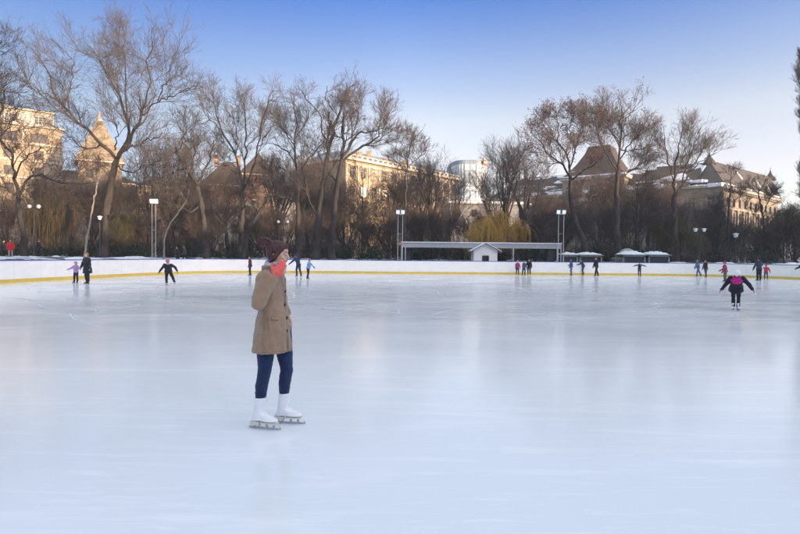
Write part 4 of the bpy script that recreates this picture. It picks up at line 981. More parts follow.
# shade on the rink: unseen apartment houses added behind the photographer to cast it
along = V3((.6, .8, 0)); hv = V3((SX, SY, 0))
for k, (c, L_, h, lab) in enumerate(((-62, 44, 21.5, 'unseen apartment house added to shade the rink, nearest the rink corner'), (-14, 44, 22.5, 'taller unseen apartment house added behind the photographer to shade the rink'), (34, 44, 21, 'unseen apartment house added right of the photographer to shade the rink'), (82, 44, 20.5, 'unseen apartment house added far to the right of the photographer for shade'), (128, 40, 17.5, 'lowest unseen apartment house added at the far right for shade'))):
    p = hv*(74+.4*(k % 2))+along*c; h_ = hip_house('shade_house', lab, p.x, p.y, L_+4.2, 12, math.atan2(.8, .6), .6, h-2, h, 'stone_grey', 'roof_dark', 2, 2, ridge=.9, top=.6); h_['group'] = 'unseen houses added for shade behind the photographer'
    if k > 0 and False: pass
# ------------------------------------------------------------------ park furniture
def globe_lamp(px, D, ytop, label, n=2, arm=.42, gr=.16, snowcap=False):
    p = G(px, D); p.z = gz(p); h = W(px, ytop, D).z-p.z; e = empty('park_lamp', p, 0, label, 'lamp', 'globe lamps in the park')
    mb = MB(); mb.lathe([(.14, 0), (.14, .25), (.09, .45), (.05, .7), (.045, h-.5), (.03, h-.1)], n=10); mb.build('pole', M['black_metal'], e, True)
    xs = [0] if n == 1 else [-arm, arm]
    if n == 2: mb = MB(); mb.tube([(-arm, 0, h-.45), (-arm*.6, 0, h-.5), (0, 0, h-.35), (arm*.6, 0, h-.5), (arm, 0, h-.45)], .022, 6); mb.build('arm', M['black_metal'], e)
    for x in xs:
        mb = MB(); z = h-.42 if n == 2 else h-.1
        prof = [(.05, 0)]+[(gr*math.sin(math.pi*t), gr-gr*math.cos(math.pi*t)) for t in (.12, .22, .34, .46, .58, .70, .82, .93)]+[(.02, 2*gr)]
        mb.lathe(prof, (x, 0, z), 14); g = mb.build('globe', M['white_globe'], e, True)
        mb = MB(); mb.lathe([(.07, -.05), (.08, .02)], (x, 0, z), 10); mb.build('collar', M['black_metal'], g)
        if snowcap: mb = MB(); mb.lathe([(gr*1.5, gr*1.7), (gr*1.2, gr*2.1), (.03, gr*2.4)], (x, 0, z), 12); mb.build('snow_cap', M['snow'], g, True)
globe_lamp(34.5, 50, 204, 'black park lamp with two white globes at the far left, near the person in red', 2, .44, .19)
globe_lamp(283, 52, 219, 'park lamp with two small globes above the head of the woman in the tan coat', 2, .45, .14)
globe_lamp(100, 51, 219, 'single globe lamp beside the thickest tree trunk', 1, gr=.17, snowcap=True)
globe_lamp(516.5, 62, 226, 'park lamp with two globes behind the pair of dark skaters beyond the canopy', 2, .5, .17)
globe_lamp(699, 56, 228, 'park lamp with two snow-capped globes right of the stalls', 2, .45, .17, True)
globe_lamp(735, 58, 237, 'single snow-capped lamp above the young skater in black and pink', 1, gr=.22, snowcap=True)
lens = bpy.data.materials.new('floodlight_lens'); nt_, N_, L_, b_ = nodes(lens); b_.inputs['Base Color'].default_value = (.7, .8, .9, 1); b_.inputs['Roughness'].default_value = .2
no = N_.new('ShaderNodeTexNoise'); no.inputs['Scale'].default_value = 6; mr = N_.new('ShaderNodeMapRange'); mr.inputs['To Min'].default_value = .10; mr.inputs['To Max'].default_value = .22
L_.new(no.outputs['Fac'], mr.inputs['Value']); b_.inputs['Emission Color'].default_value = (.75, .88, 1, 1); L_.new(mr.outputs[0], b_.inputs['Emission Strength'])
def floodlight(px, D, ytop, label, gap=.22, hs=.24, dual=True):
    p = G(px, D); p.z = gz(p); h = W(px, ytop, D).z-p.z; e = empty('floodlight_mast', p, math.atan2(-p.x, p.y)*-0, label, 'floodlight', 'floodlight masts round the rink')
    for x in (-gap, gap): mb = MB(); mb.lathe([(.05, 0), (.05, .1), (.032, .12), (.028, h-.3)], (x, 0, 0), 8); mb.build('pole', M['grey_metal'], e, True)
    mb = MB(); mb.box(-gap-.12, gap+.12, -.03, .03, h-.42, h-.36)
    for z in np.arange(1.4, h-.8, 2.2): mb.box(-gap, gap, -.012, .012, z, z+.025)
    mb.build('crossbar', M['grey_metal'], e)
    for x in (-gap*1.05, gap*1.05):
        Mx = Matrix.Translation((x, -.02, h-.2)) @ Matrix.Rotation(R(18), 4, 'X'); mb = MB(); mb.box(-hs*.7, hs*.7, .0, .14, -hs*.75, hs*.75, Mx); mb.box(-hs*.8, hs*.8, -.05, 0, hs*.75, hs*.8, Mx); f_ = mb.build('floodlight_head', M['grey_metal'], e)
        mb = MB(); mb.box(-hs*.64, hs*.64, -.012, -.002, -hs*.68, hs*.68, Mx); mb.build('lens', lens, f_)
floodlight(154, 47, 199, 'tall floodlight on two thin posts behind the skater with the pink hat', .16, .27)
floodlight(400, 50, 210, 'floodlight on two thin posts at the left end of the flat canopy', .22, .25)
floodlight(560.5, 51, 210, 'floodlight on two thin posts at the right end of the flat canopy', .25, .25)

# flat canopy on posts
D = 52; a = G(401, D); b = G(561, D); e = empty('flat_canopy', (a+b)/2, 0, 'long low grey canopy on thin posts running behind the boards in the middle', 'canopy'); Wd = (b-a).length; zt = W(480, 243.2, D).z; zb = W(480, 248, D).z
mb = MB(); mb.box(-Wd/2, Wd/2, -.1, 3, zt-.07, zt); mb.build('roof', mat('canopy_sheet', (.40, .42, .45), .5, .15, .6), e)
mb = MB(); mb.box(-Wd/2, Wd/2, -.2, 2.8, zt+.003, zt+.08); mb.build('snow_layer', M['snow'], e)
mb = MB(); mb.bar((-Wd/2, -.13, zt-.12), (Wd/2, -.13, zt-.12), .06); mb.bar((-Wd/2, -.13, zb+.03), (Wd/2, -.13, zb+.03), .06)
n = 44
for i in range(n): x0 = -Wd/2+Wd*i/n; x1 = -Wd/2+Wd*(i+1)/n; mb.bar((x0, -.13, zb+.03 if i % 2 else zt-.12), (x1, -.13, zt-.12 if i % 2 else zb+.03), .035)
mb.box(-Wd/2, Wd/2, -.06, -.04, zb+.06, zt-.15)
mb.build('truss', M['grey_metal'], e)
for x in (-Wd/2+.06, -Wd/2+.42, -Wd*.02, Wd*.2, Wd/2-.42, Wd/2-.06):
    mb = MB(); mb.bar((x, -.1, 0), (x, -.1, zb), .09); mb.build('post', M['grey_metal'], e)
mb = MB(); mb.box(-Wd/2-.22, -Wd/2-.02, -.2, 0, zt-.22, zt-.02); mb.build('orange_lamp', mat('orange_plastic', (.65, .25, .06), .5, .1, 3), e)
def speaker(px, D, w_, y0, label):
    p = G(px, D); z0 = 0.0; z1 = W(px, y0, D).z; e = empty('loudspeaker_stack', p, 0, label, 'loudspeaker', 'loudspeaker stacks under the canopy')
    mb = MB(); mb.box(-w_/2, w_/2, 0, .7, .05, z1*.52); mb.box(-w_/2, w_/2, 0, .7, z1*.53, z1); mb.build('cabinet', mat('black_cabinet', (.02, .02, .022), .7, .2, 3), e)
    for zc in (z1*.27, z1*.65, z1*.86): mb = MB(); Mx = Matrix.Translation((0, -.005, zc)) @ Matrix.Rotation(R(90), 4, 'X'); k = len(mb.v); mb.lathe([(w_*.36, -.01), (w_*.34, .02), (w_*.1, .01), (.02, .02)], n=16); mb.v = [tuple(Mx @ V3(v)) for v in mb.v]; mb.build('speaker_cone', mat('cone', (.05, .05, .055), .6, .2, 3), e)
speaker(408, 53, .8, 249, 'black loudspeaker stack under the left end of the canopy')
speaker(550.5, 53, .85, 249, 'black loudspeaker stack under the right end of the canopy')
# hut
D = 50.6; p = G(485.5, D); e = empty('white_hut', p, 0, 'small white gabled hut with a dark hatch and snowy roof behind the boards', 'hut'); hwid = 1.12; ze = W(485, 250, D).z; za = W(485, 243.6, D).z
mb = MB(); d0, d1 = 0, 2.; 
mb.poly([(-hwid, d0, 0), (-.28, d0, 0), (-.28, d0, ze), (-hwid, d0, ze)]); mb.poly([(.28, d0, 0), (hwid, d0, 0), (hwid, d0, ze), (.28, d0, ze)]); mb.poly([(-.28, d0, 0), (.28, d0, 0), (.28, d0, 1.02), (-.28, d0, 1.02)]); mb.poly([(-.28, d0, 1.62), (.28, d0, 1.62), (.28, d0, ze), (-.28, d0, ze)])
mb.poly([(-hwid, d0, ze), (hwid, d0, ze), (0, d0, za)]); mb.poly([(-hwid, d1, 0), (hwid, d1, 0), (hwid, d1, ze), (0, d1, za), (-hwid, d1, ze)]); mb.poly([(-hwid, d1, 0), (-hwid, d0, 0), (-hwid, d0, ze), (-hwid, d1, ze)]); mb.poly([(hwid, d0, 0), (hwid, d1, 0), (hwid, d1, ze), (hwid, d0, ze)])
mb.build('wall', mat('white_hut_wall', (.78, .78, .78), .7, .08, 1.5, .2, 3), e)
mb = MB(); mb.box(-.28, .28, .12, .14, 1.02, 1.62); hb = mb.build('hatch', M['glass'], e)
mb = MB(); mb.bar((-.31, -.01, .99), (.31, -.01, .99), .06); mb.bar((-.31, -.01, 1.65), (.31, -.01, 1.65), .05); mb.bar((-.3, -.01, 1.02), (-.3, -.01, 1.62), .05); mb.bar((.3, -.01, 1.02), (.3, -.01, 1.62), .05); mb.build('frame', M['frame_brown'], hb)
mb = MB()
for s in (-1, 1):
    k = (za-ze)/hwid; x1 = s*(hwid+.42); z1 = za-k*(hwid+.42); t = .07
    for dz, th, yy in ((.0, .06, -.35),): mb.poly([(0, yy, za+th), (x1, yy, z1+th), (x1, 2.2, z1+th), (0, 2.2, za+th)]); mb.poly([(0, yy, za), (x1, yy, z1), (x1, 2.2, z1), (0, 2.2, za)]); mb.poly([(0, yy, za), (x1, yy, z1), (x1, yy, z1+th), (0, yy, za+th)]); mb.poly([(x1, yy, z1), (x1, 2.2, z1), (x1, 2.2, z1+th), (x1, yy, z1+th)])
rf = mb.build('roof', mat('grey_hut_roof', (.2, .2, .22), .7, .2, 2), e)
mb = MB()
for s in (-1, 1): k = (za-ze)/hwid; x1 = s*(hwid+.36); mb.poly([(0, -.3, za+.13), (x1, -.3, za-k*abs(x1)+.11), (x1, 2.1, za-k*abs(x1)+.11), (0, 2.1, za+.13)]); mb.poly([(0, -.3, za+.063), (x1, -.3, za-k*abs(x1)+.063), (x1, -.3, za-k*abs(x1)+.11), (0, -.3, za+.13)])
mb.build('roof_snow', M['snow'], rf)
# stalls
M['stall_green'] = mat('grey_green_frame', (.19, .215, .205), .6, .2, 2)
def stall(px0, px1, D, ytop, label, hump=.28):
    a = G(px0, D); b = G(px1, D); p = (a+b)/2; w_ = (b-a).length; h = W(px0, ytop, D).z; e = empty('market_stall', (p.x, p.y, 0), 0, label, 'stall', 'snow-topped stalls behind the boards')
    mb = MB(); mb.box(-w_/2, w_/2, .05, 2, 0, 1.0); mb.box(-w_/2, w_/2, 1.9, 2, 1.0, h-.1)
    for x in (-w_/2+.06, w_/2-.06): mb.box(x-.06, x+.06, 0, .12, 1.0, h-.12)
    mb.box(-w_/2, w_/2, 0, .12, h-.22, h-.1); mb.box(-w_/2-.1, w_/2+.1, -.15, 2.1, h-.1, h); mb.build('frame', M['stall_green'], e)
    mb = MB(); mb.box(-w_/2+.12, w_/2-.12, .13, .16, 1.0, h-.22); mb.build('shutter', mat('dark_stall_shutter', (.03, .032, .04), .6, .3, 3), e)
    rg_ = np.random.default_rng(int(px0)); nx, ny = 20, 6; xs = np.linspace(-w_/2-.08, w_/2+.08, nx); ys = np.linspace(-.1, 2.05, ny)
    Z = h+.01+hump*(np.sin(np.linspace(0, math.pi, nx))[:, None]**.6)*(np.sin(np.linspace(0, math.pi, ny))[None]**.5)*(.6+.5*rg_.random((nx, ny)))
    Vv = np.stack([np.repeat(xs[:, None], ny, 1), np.repeat(ys[None], nx, 0), Z], -1).reshape(-1, 3); ii = np.arange(nx*ny).reshape(nx, ny); Ff = np.stack([ii[:-1, :-1], ii[1:, :-1], ii[1:, 1:], ii[:-1, 1:]], -1).reshape(-1, 4)
    link('snow_layer', np_mesh('snow_layer', Vv, Ff, True), e, M['snow'])
stall(563, 578, 52.6, 254.6, 'leftmost dark green snow-topped stall, right of the canopy')
stall(579.5, 602, 52.6, 254.6, 'wide snow-topped stall behind the two skaters in navy and black')
stall(623, 645.5, 52, 254.4, 'snow-topped stall behind the child with arms spread wide', .38)
stall(648.5, 669.5, 52, 254.4, 'rightmost snow-topped stall behind the boards', .34)
D = 52; p = G(617, D); e = empty('lattice_gate', p, 0, 'grey green lattice gate left of the two right-hand stalls', 'gate'); mb = MB()
for x in np.linspace(-.5, .5, 7): mb.bar((x, 0, 0), (x, 0, 1.62+.15*(1-abs(x)*2)), .035)
for z in (.2, .9, 1.5): mb.bar((-.52, 0, z), (.52, 0, z), .05)
mb.build('bars', M['stall_green'], e)
p = G(627, 56); e = empty('domed_kiosk', (p.x, p.y, gz(p)), 0, 'small pale green domed kiosk top showing above the stalls', 'kiosk'); h = W(627, 248.3, 56).z-gz(p)
mb = MB(); mb.lathe([(.7, 0), (.7, h-.55)], n=8); mb.build('wall', M['stall_green'], e); mb = MB(); mb.lathe([(.85, h-.54), (.8, h-.38), (.58, h-.18), (.25, h-.03), (.04, h)], n=16); mb.build('roof', mat('snowy_green_dome', (.30, .34, .33), .6, .15, 3), e, True)
# park railing
def railing(px0, px1, D, label, h=.95):
    a = G(px0, D); b = G(px1, D); p = (a+b)/2; z = gz(p); L_ = (b-a).length; e = empty('park_railing', (p.x, p.y, z), 0, label, 'railing', 'iron railings in the park')
    mb = MB(); n = int(L_/.16)
    for i in range(n+1): x = -L_/2+L_*i/n; mb.bar((x, 0, 0), (x, 0, h), .02)
    mb.build('bars', M['black_metal'], e); mb = MB(); mb.bar((-L_/2, 0, h*.9), (L_/2, 0, h*.9), .035); mb.bar((-L_/2, 0, .12), (L_/2, 0, .12), .035); mb.build('rails', M['black_metal'], e)
    for i in range(int(L_/3)+1): mb = MB(); x = -L_/2+min(L_, 3*i); mb.bar((x, 0, -.1), (x, 0, h+.12), .08); mb.build('post', M['black_metal'], e)
railing(-20, 60, 57.5, 'low black iron railing at the far left behind the low hedge')
railing(108, 200, 57.5, 'low black iron railing behind the tall twin-post floodlight')
railing(672, 800, 57.5, 'low black iron railing at the right beyond the boards')
# ------------------------------------------------------------------ people
def fabric(name, c, var=.18, rough=.85, bump=.25, scale=9, bs=60, sheen=.15): return mat(name, c, rough, var, scale, bump, bs, sheen=sheen, spec=.2)
def ring_caps(mb, rings, n=12):
    """closed loft; rings = (centre, u, v) with scaled axis vectors"""
    o = len(mb.v)
    for c, u, v in rings:
        for i in range(n): a = 2*math.pi*i/n; mb.v.append(tuple(c+u*math.cos(a)+v*math.sin(a)))
    for k in range(len(rings)-1):
        for i in range(n): mb.f.append((o+k*n+i, o+k*n+(i+1) % n, o+(k+1)*n+(i+1) % n, o+(k+1)*n+i)); mb.mi.append(mb.cur)
    mb.f.append(tuple(o+i for i in reversed(range(n)))); mb.f.append(tuple(o+(len(rings)-1)*n+i for i in range(n))); mb.mi += [mb.cur]*2
def capsule(mb, a, b, ra, rb, n=12, m=4):
    a = V3(a); b = V3(b); d = (b-a); L_ = d.length
    if L_ < 1e-5: d = V3((0, 0, 1)); 
    else: d = d/L_
    x = d.orthogonal().normalized(); y = d.cross(x); rings = []
    for i in range(m+1): t = -math.pi/2*(1-i/m)*.985; rings.append((a+d*ra*math.sin(t), x*ra*math.cos(t), y*ra*math.cos(t)))
    for i in range(m+1): t = math.pi/2*(i/m)*.985; rings.append((b+d*rb*math.sin(t), x*rb*math.cos(t), y*rb*math.cos(t)))
    ring_caps(mb, rings, n)
def chain(mb, pts, rad, n=12):
    for i in range(len(pts)-1): capsule(mb, pts[i], pts[i+1], rad[i], rad[i+1], n)
def ellip(mb, c, ax, n=14, m=10):
    """ellipsoid with axis vectors ax = (x, y, z)"""
    x, y, z = ax; rings = []
    for i in range(m+1): t = -math.pi/2+math.pi*i/m; t *= .985; rings.append((V3(c)+z*math.sin(t), x*math.cos(t), y*math.cos(t)))
    ring_caps(mb, rings, n)
def remeshed(mb, name, m, parent, vox, sm=4, base=None, disp=None):
    me = bpy.data.meshes.new(name); bs = base or V3((0, 0, 0)); me.from_pydata([(x-bs.x, y-bs.y, z-bs.z) for x, y, z in mb.v], [], mb.f); me.update()
    b_ = bmesh.new(); b_.from_mesh(me); bmesh.ops.recalc_face_normals(b_, faces=b_.faces); b_.to_mesh(me); b_.free()
    t = bpy.data.objects.new('tmp', me); COL.objects.link(t)
    r = t.modifiers.new('r', 'REMESH'); r.mode = 'VOXEL'; r.voxel_size = vox; r.use_smooth_shade = True
    if sm: s = t.modifiers.new('s', 'SMOOTH'); s.iterations = sm; s.factor = .5
    if disp:
        tx = bpy.data.textures.new('folds', 'CLOUDS'); tx.noise_scale = disp[1]; d_ = t.modifiers.new('d', 'DISPLACE'); d_.texture = tx; d_.strength = disp[0]; d_.mid_level = .5
        tx2 = bpy.data.textures.new('folds2', 'CLOUDS'); tx2.noise_scale = disp[1]*.4; d_ = t.modifiers.new('d2', 'DISPLACE'); d_.texture = tx2; d_.strength = disp[0]*.45; d_.mid_level = .5
    dg = bpy.context.evaluated_depsgraph_get(); out = bpy.data.meshes.new_from_object(t.evaluated_get(dg)); out.name = name
    bpy.data.objects.remove(t); bpy.data.meshes.remove(me)
    out.materials.clear(); out.materials.append(m)
    return link(name, out, parent)
def hand_mesh(mb, wr, d, nrm_, s, curl=.5, thumb_side=1, r=1.):
    """palm, four fingers bent about the side axis, and a thumb; d points along the hand, nrm_ out of the back of the hand"""
    d = V3(d).normalized(); nrm_ = (V3(nrm_)-d*V3(nrm_).dot(d)).normalized(); sd = d.cross(nrm_)*thumb_side
    ellip(mb, V3(wr)+d*.045*s, (sd*.044*s*r, nrm_*.018*s*r, d*.056*s)); capsule(mb, wr, V3(wr)+d*.03*s, .026*s*r, .03*s*r, 8)
    for k, (o_, l) in enumerate(((.031, .92), (.011, 1.03), (-.010, .96), (-.030, .76))):
        p = V3(wr)+d*.088*s+sd*o_*s; a = 0; dd = d
        for j, sl_ in enumerate((.040, .027, .021)):
            a += curl*(.75+.1*k)*(.8 if j == 0 else .6); dd = d*math.cos(a)-nrm_*math.sin(a); q = p+dd*sl_*l*s; rr = (.0098-.0012*j)*s*r; capsule(mb, p, q, rr, rr*.92, 7, 3); p = q
    p = V3(wr)+d*.03*s+sd*.034*s; dd = (d*.55+sd*.75-nrm_*.25).normalized(); q = p+dd*.042*s; capsule(mb, p, q, .014*s*r, .0115*s*r, 7, 3); dd = (d*.85+sd*.25-nrm_*.5*curl).normalized(); capsule(mb, q, q+dd*.032*s, .0112*s*r, .0095*s*r, 7, 3)
def boot_and_blade(par, base, ank, fw, up, s, mboot, msole, hi=.0, detail=False, vox=.008):
    """figure skate: boot (> sole, lace), blade"""
    fw = fw.normalized(); sd = up.cross(fw).normalized(); up = fw.cross(sd).normalized()*1.0
    if up.z < 0: up = -up
    P = lambda f, o, z: ank+fw*f*s+sd*o*s+up*z*s
    mb = MB()
    ring_caps(mb, [(P(.020, 0, .135), fw*.061*s, sd*.055*s), (P(.010, 0, .07), fw*.056*s, sd*.048*s), (P(.0, 0, .0), fw*.054*s, sd*.042*s), (P(0, 0, -.05), fw*.062*s, sd*.040*s), (P(.0, 0, -.075), fw*.06*s, sd*.038*s)], 14)
    chain(mb, [P(-.022, 0, -.045), P(.03, 0, -.03), P(.085, 0, -.052), P(.135, 0, -.062), P(.17, .0, -.068)], [.036*s, .041*s, .034*s, .030*s, .022*s], 12)
    ellip(mb, P(.10, 0, -.07), (fw*.095*s, sd*.043*s, up*.018*s)); ellip(mb, P(-.03, 0, -.07), (fw*.045*s, sd*.036*s, up*.02*s)); 
    sk = remeshed(mb, 'skate', mboot, par, vox, 3, base)
    mb = MB(); 
    def bx(f0, f1, w_, z0, z1): 
        n = len(mb.v); mb.v += [tuple(P(f, o, z)-base) for z in (z0, z1) for o in (-w_, w_) for f in (f0, f1)]
        for q in ((0, 2, 3, 1), (4, 5, 7, 6), (0, 1, 5, 4), (2, 6, 7, 3), (0, 4, 6, 2), (1, 3, 7, 5)): mb.f.append(tuple(n+i for i in q)); mb.mi.append(0)
    bx(-.075, .012, .032, -.118, -.085); bx(.035, .185, .036, -.098, -.087); mb.build('sole', msole, sk)
    mb = MB(); bx(-.10, .205, .0022, -.152, -.136); bx(.205, .222, .0022, -.147, -.125); bx(-.055, -.035, .0035, -.14, -.118); bx(-.012, .006, .0035, -.14, -.118); bx(.07, .09, .0035, -.14, -.098); bx(.14, .16, .0035, -.14, -.098); bx(-.062, .01, .02, -.122, -.118); bx(.05, .175, .022, -.102, -.098)
    mb.build('blade', M['grey_metal'], sk)
    if detail:
        mb = MB()
        for i in range(7): t = i/6; c = P(.048-.012*t if t > .4 else .085-.09*t, 0, -.02+.13*t if t > .4 else -.026+.075*t); mb.tube([c+sd*.022*s-base+fw*.002, c+fw*.010*s-base, c-sd*.022*s-base+fw*.002], .0028*s, 6)
        mb.build('laces', mboot, sk)
    return sk
BOOTW = mat('white_skate_leather', (.78, .79, .82), .38, .05, 14, .08, 40, spec=.4); BOOTB = mat('black_skate_leather', (.025, .025, .03), .4, .2, 14, .1, 40, spec=.4); SOLE = mat('dark_sole', (.05, .04, .035), .5, .2, 10); SOLEW = mat('cream_sole', (.6, .57, .5), .5, .1, 10)
STAND = dict(LL=((.03, .04, -1), (-.03, .02, -1)), LR=((.03, .04, -1), (-.03, .02, -1)))
def person(px, py, H, face, label, jc, pc, group='skaters on the ice', lean=6, LL=((.05, .07, -1), (-.12, .02, -1)), LR=((.12, .07, -1), (-.08, .02, -1)), AL=((.1, .3, -1), (.35, .1, -1)), AR=((.1, .3, -1), (.35, .1, -1)),
           hat=None, hair=(.05, .035, .03), boots='b', long_=.0, glove=(.03, .03, .035), hood=None, headpitch=0, kid=False, skates=True, pos=None, yoke=None, reachL=None, reachR=None, bulk=1.14, longhair=False, vox=None, pom=False, scarf=None, slim=1.):
    g = Gf(px, py) if pos is None else pos; fa = R(face); F_ = V3((math.cos(fa), math.sin(fa), 0)); Sd = V3((-F_.y, F_.x, 0)); up = V3((0, 0, 1))
    hh = H-(.06 if skates else .02); hk = 1.12 if kid else 1.
    e = empty('person', g, 0, label, 'person', group)
    vec = lambda v, s: (F_*v[0]+Sd*v[1]*s+up*v[2]).normalized()
    pel = V3((0, 0, 0)); J = {}
    for s, lg in ((1, LL), (-1, LR)):
        hp = pel+Sd*.052*hh*s; kn = hp+vec(lg[0], s)*.235*hh; an = kn+vec(lg[1], s)*.225*hh; J[s] = [hp, kn, an]
    ah = .045*hh+(.055 if skates else .0)
    low = min(J[1][2].z, J[-1][2].z); pel = V3((g.x, g.y, g.z+ah-low))
    for s in J: J[s] = [p+pel for p in J[s]]
    ctr = (J[1][2]+J[-1][2])/2; sh_ = V3((g.x-ctr.x, g.y-ctr.y, 0))*.0
    T = (up*math.cos(R(lean))+F_*math.sin(R(lean))).normalized(); Fb = (F_*math.cos(R(lean))-up*math.sin(R(lean))).normalized()
    q = lambda h, f=0, o=0: pel+T*h*hh+Fb*f*hh+Sd*o*hh
    nk = q(.30); hp_ = R(lean*.5+headpitch); HT = (up*math.cos(hp_)+F_*math.sin(hp_)); HF = (F_*math.cos(hp_)-up*math.sin(hp_)); hc = nk+T*.035*hh+HT*.075*hh*hk; hs = hh*hk
    AJ = {}
    for s, ar, rc in ((1, AL, reachL), (-1, AR, reachR)):
        sp_ = q(.265, 0, .10*s*bulk**.5)
        if rc is not None:
            d_ = (V3(rc)-sp_); dl_ = min(d_.length, .36*hh); d_.normalize(); el = sp_+d_*dl_*.5+V3((0, 0, -.02*hh)); wr = sp_+d_*dl_*.88
        else: el = sp_+vec(ar[0], s)*.165*hh; wr = el+vec(ar[1], s)*.145*hh
        AJ[s] = [sp_, el, wr]
    vox = vox or max(.009, .0085*hh); B0 = g
    # body: one continuous surface
    mb = MB()
    ring_caps(mb, [(q(-.02), Fb*.062*hh, Sd*.078*hh), (q(.08), Fb*.055*hh, Sd*.068*hh), (q(.2), Fb*.062*hh, Sd*.085*hh), (q(.27), Fb*.045*hh, Sd*.085*hh), (q(.30), Fb*.03*hh, Sd*.035*hh)])
    chain(mb, [q(.27), nk+T*.03*hh], [.034*hh, .031*hh])
    ellip(mb, hc+HF*-.004*hs+HT*.012*hs, (HF*.056*hs, Sd*.047*hs, HT*.056*hs)); ellip(mb, hc+HF*.012*hs-HT*.022*hs, (HF*.042*hs, Sd*.038*hs, HT*.044*hs))
    capsule(mb, hc+HF*.050*hs+HT*.006*hs, hc+HF*.062*hs-HT*.012*hs, .006*hs, .009*hs, 6, 3)
    for s in (1, -1):
        chain(mb, J[s], [.048*hh, .034*hh, .022*hh]); chain(mb, AJ[s], [.030*hh, .022*hh, .016*hh]); ellip(mb, hc+Sd*.048*hs*s-HT*.004*hs, (HF*.012*hs, Sd*.006*hs, HT*.018*hs), 8, 6)
        hd_ = (AJ[s][2]-AJ[s][1]).normalized(); capsule(mb, AJ[s][2], AJ[s][2]+hd_*.05*hh, .016*hh, .018*hh)
        capsule(mb, J[s][2], J[s][2]-up*.012*hh+F_*.01*hh, .018*hh, .015*hh)
    remeshed(mb, 'body', M['skin'], e, min(vox, .011), 3, B0)
    # trousers
    mb = MB(); ring_caps(mb, [(q(-.05), Fb*.06*hh, Sd*.075*hh), (q(-.01), Fb*.072*hh, Sd*.09*hh), (q(.09), Fb*.064*hh, Sd*.078*hh)])
    for s in (1, -1): a_ = J[s][2]+(J[s][1]-J[s][2])*.05; chain(mb, [J[s][0], J[s][1], a_], [.062*hh*bulk**.6*slim, .044*hh*bulk**.6*slim, .036*hh*bulk**.6*slim])
    remeshed(mb, 'trousers', fabric('trousers', pc), e, vox, 2, B0, (.02*hh, .09))
    # jacket
    k = 1.12*bulk; mb = MB(); hem = -.03-long_
    rings = [(q(hem)-T*0, Fb*(.082+.10*long_)*k*hh, Sd*(.100+.10*long_)*k*hh)]
    if long_ > .06: rings.append((q(.0), Fb*.080*k*hh, Sd*.096*k*hh))
    rings += [(q(.07), Fb*.070*k*hh, Sd*.082*k*hh), (q(.17), Fb*.074*k*hh, Sd*.094*k*hh), (q(.24), Fb*.066*k*hh, Sd*.096*k*hh), (q(.285), Fb*.045*k*hh, Sd*.062*k*hh), (q(.315), Fb*.038*hh, Sd*.042*hh)]
    ring_caps(mb, rings, 16)
    for s in (1, -1): chain(mb, AJ[s], [.044*hh*bulk, .036*hh*bulk, .027*hh*bulk])
    jk = remeshed(mb, 'coat' if long_ > .1 else 'jacket', fabric('jacket', jc), e, vox, 2, B0, (.03*hh, .11))
    if yoke:
        mb = MB(); ring_caps(mb, [(q(.185, .01), Fb*.078*k*hh, Sd*.080*k*hh), (q(.25, .005), Fb*.072*k*hh, Sd*.104*k*hh), (q(.29), Fb*.055*k*hh, Sd*.075*k*hh), (q(.325), Fb*.046*hh, Sd*.050*hh)], 14)
        remeshed(mb, 'yoke', fabric('yoke', yoke), jk, vox, 2, B0, (.012, .1))
    mb = MB(); ring_caps(mb, [(q(.29), Fb*.050*hh, Sd*.055*hh), (q(.335), Fb*.046*hh, Sd*.049*hh)], 12); remeshed(mb, 'collar', fabric('collar', scarf or tuple(x*.8 for x in jc)), jk, vox*.8, 1, B0)
    for s in (1, -1):
        hd_ = (AJ[s][2]-AJ[s][1]).normalized(); mb = MB(); n_ = Sd*s if abs(hd_.dot(Sd)) < .8 else up
        hand_mesh(mb, AJ[s][2]-hd_*.005, hd_, n_, .95*hh/1.7*(1.15 if kid else 1), .45, -1 if s > 0 else 1, 1.25); remeshed(mb, 'glove', fabric('glove', glove), e, .0045*hh/1.5, 1, B0)
    if hat is not None:
        mb = MB(); ellip(mb, hc+HT*.022*hs-HF*.004*hs, (HF*.067*hs, Sd*.058*hs, HT*.060*hs)); capsule(mb, hc-HF*.02*hs, hc-HF*.03*hs-HT*.01*hs, .048*hs, .046*hs)
        if pom: ellip(mb, hc+HT*.092*hs, (HF*.022*hs, Sd*.022*hs, HT*.022*hs))
        remeshed(mb, 'hat', fabric('hat', hat), e, .0065*hs/1.2, 1, B0, (.008, .03))
    else:
        mb = MB(); ellip(mb, hc+HT*.020*hs-HF*.012*hs, (HF*.060*hs, Sd*.053*hs, HT*.058*hs)); 
        ellip(mb, hc-HF*.028*hs-HT*.012*hs, (HF*.036*hs, Sd*.045*hs, HT*.045*hs))
        if longhair: chain(mb, [hc-HF*.03*hs, hc-HF*.045*hs-HT*.07*hs], [.04*hs, .03*hs])
        remeshed(mb, 'hair', fabric('hair', hair, .3, .5), e, .0065*hs/1.2, 1, B0, (.008, .03))
    if hood is not None:
        mb = MB(); ellip(mb, hc+HT*.010*hs-HF*.018*hs, (HF*.068*hs, Sd*.066*hs, HT*.072*hs)); chain(mb, [q(.29, -.02), hc-HF*.03*hs], [.05*hh, .05*hs]); remeshed(mb, 'hood', fabric('hood', hood), jk, .008, 1, B0, (.01, .05))
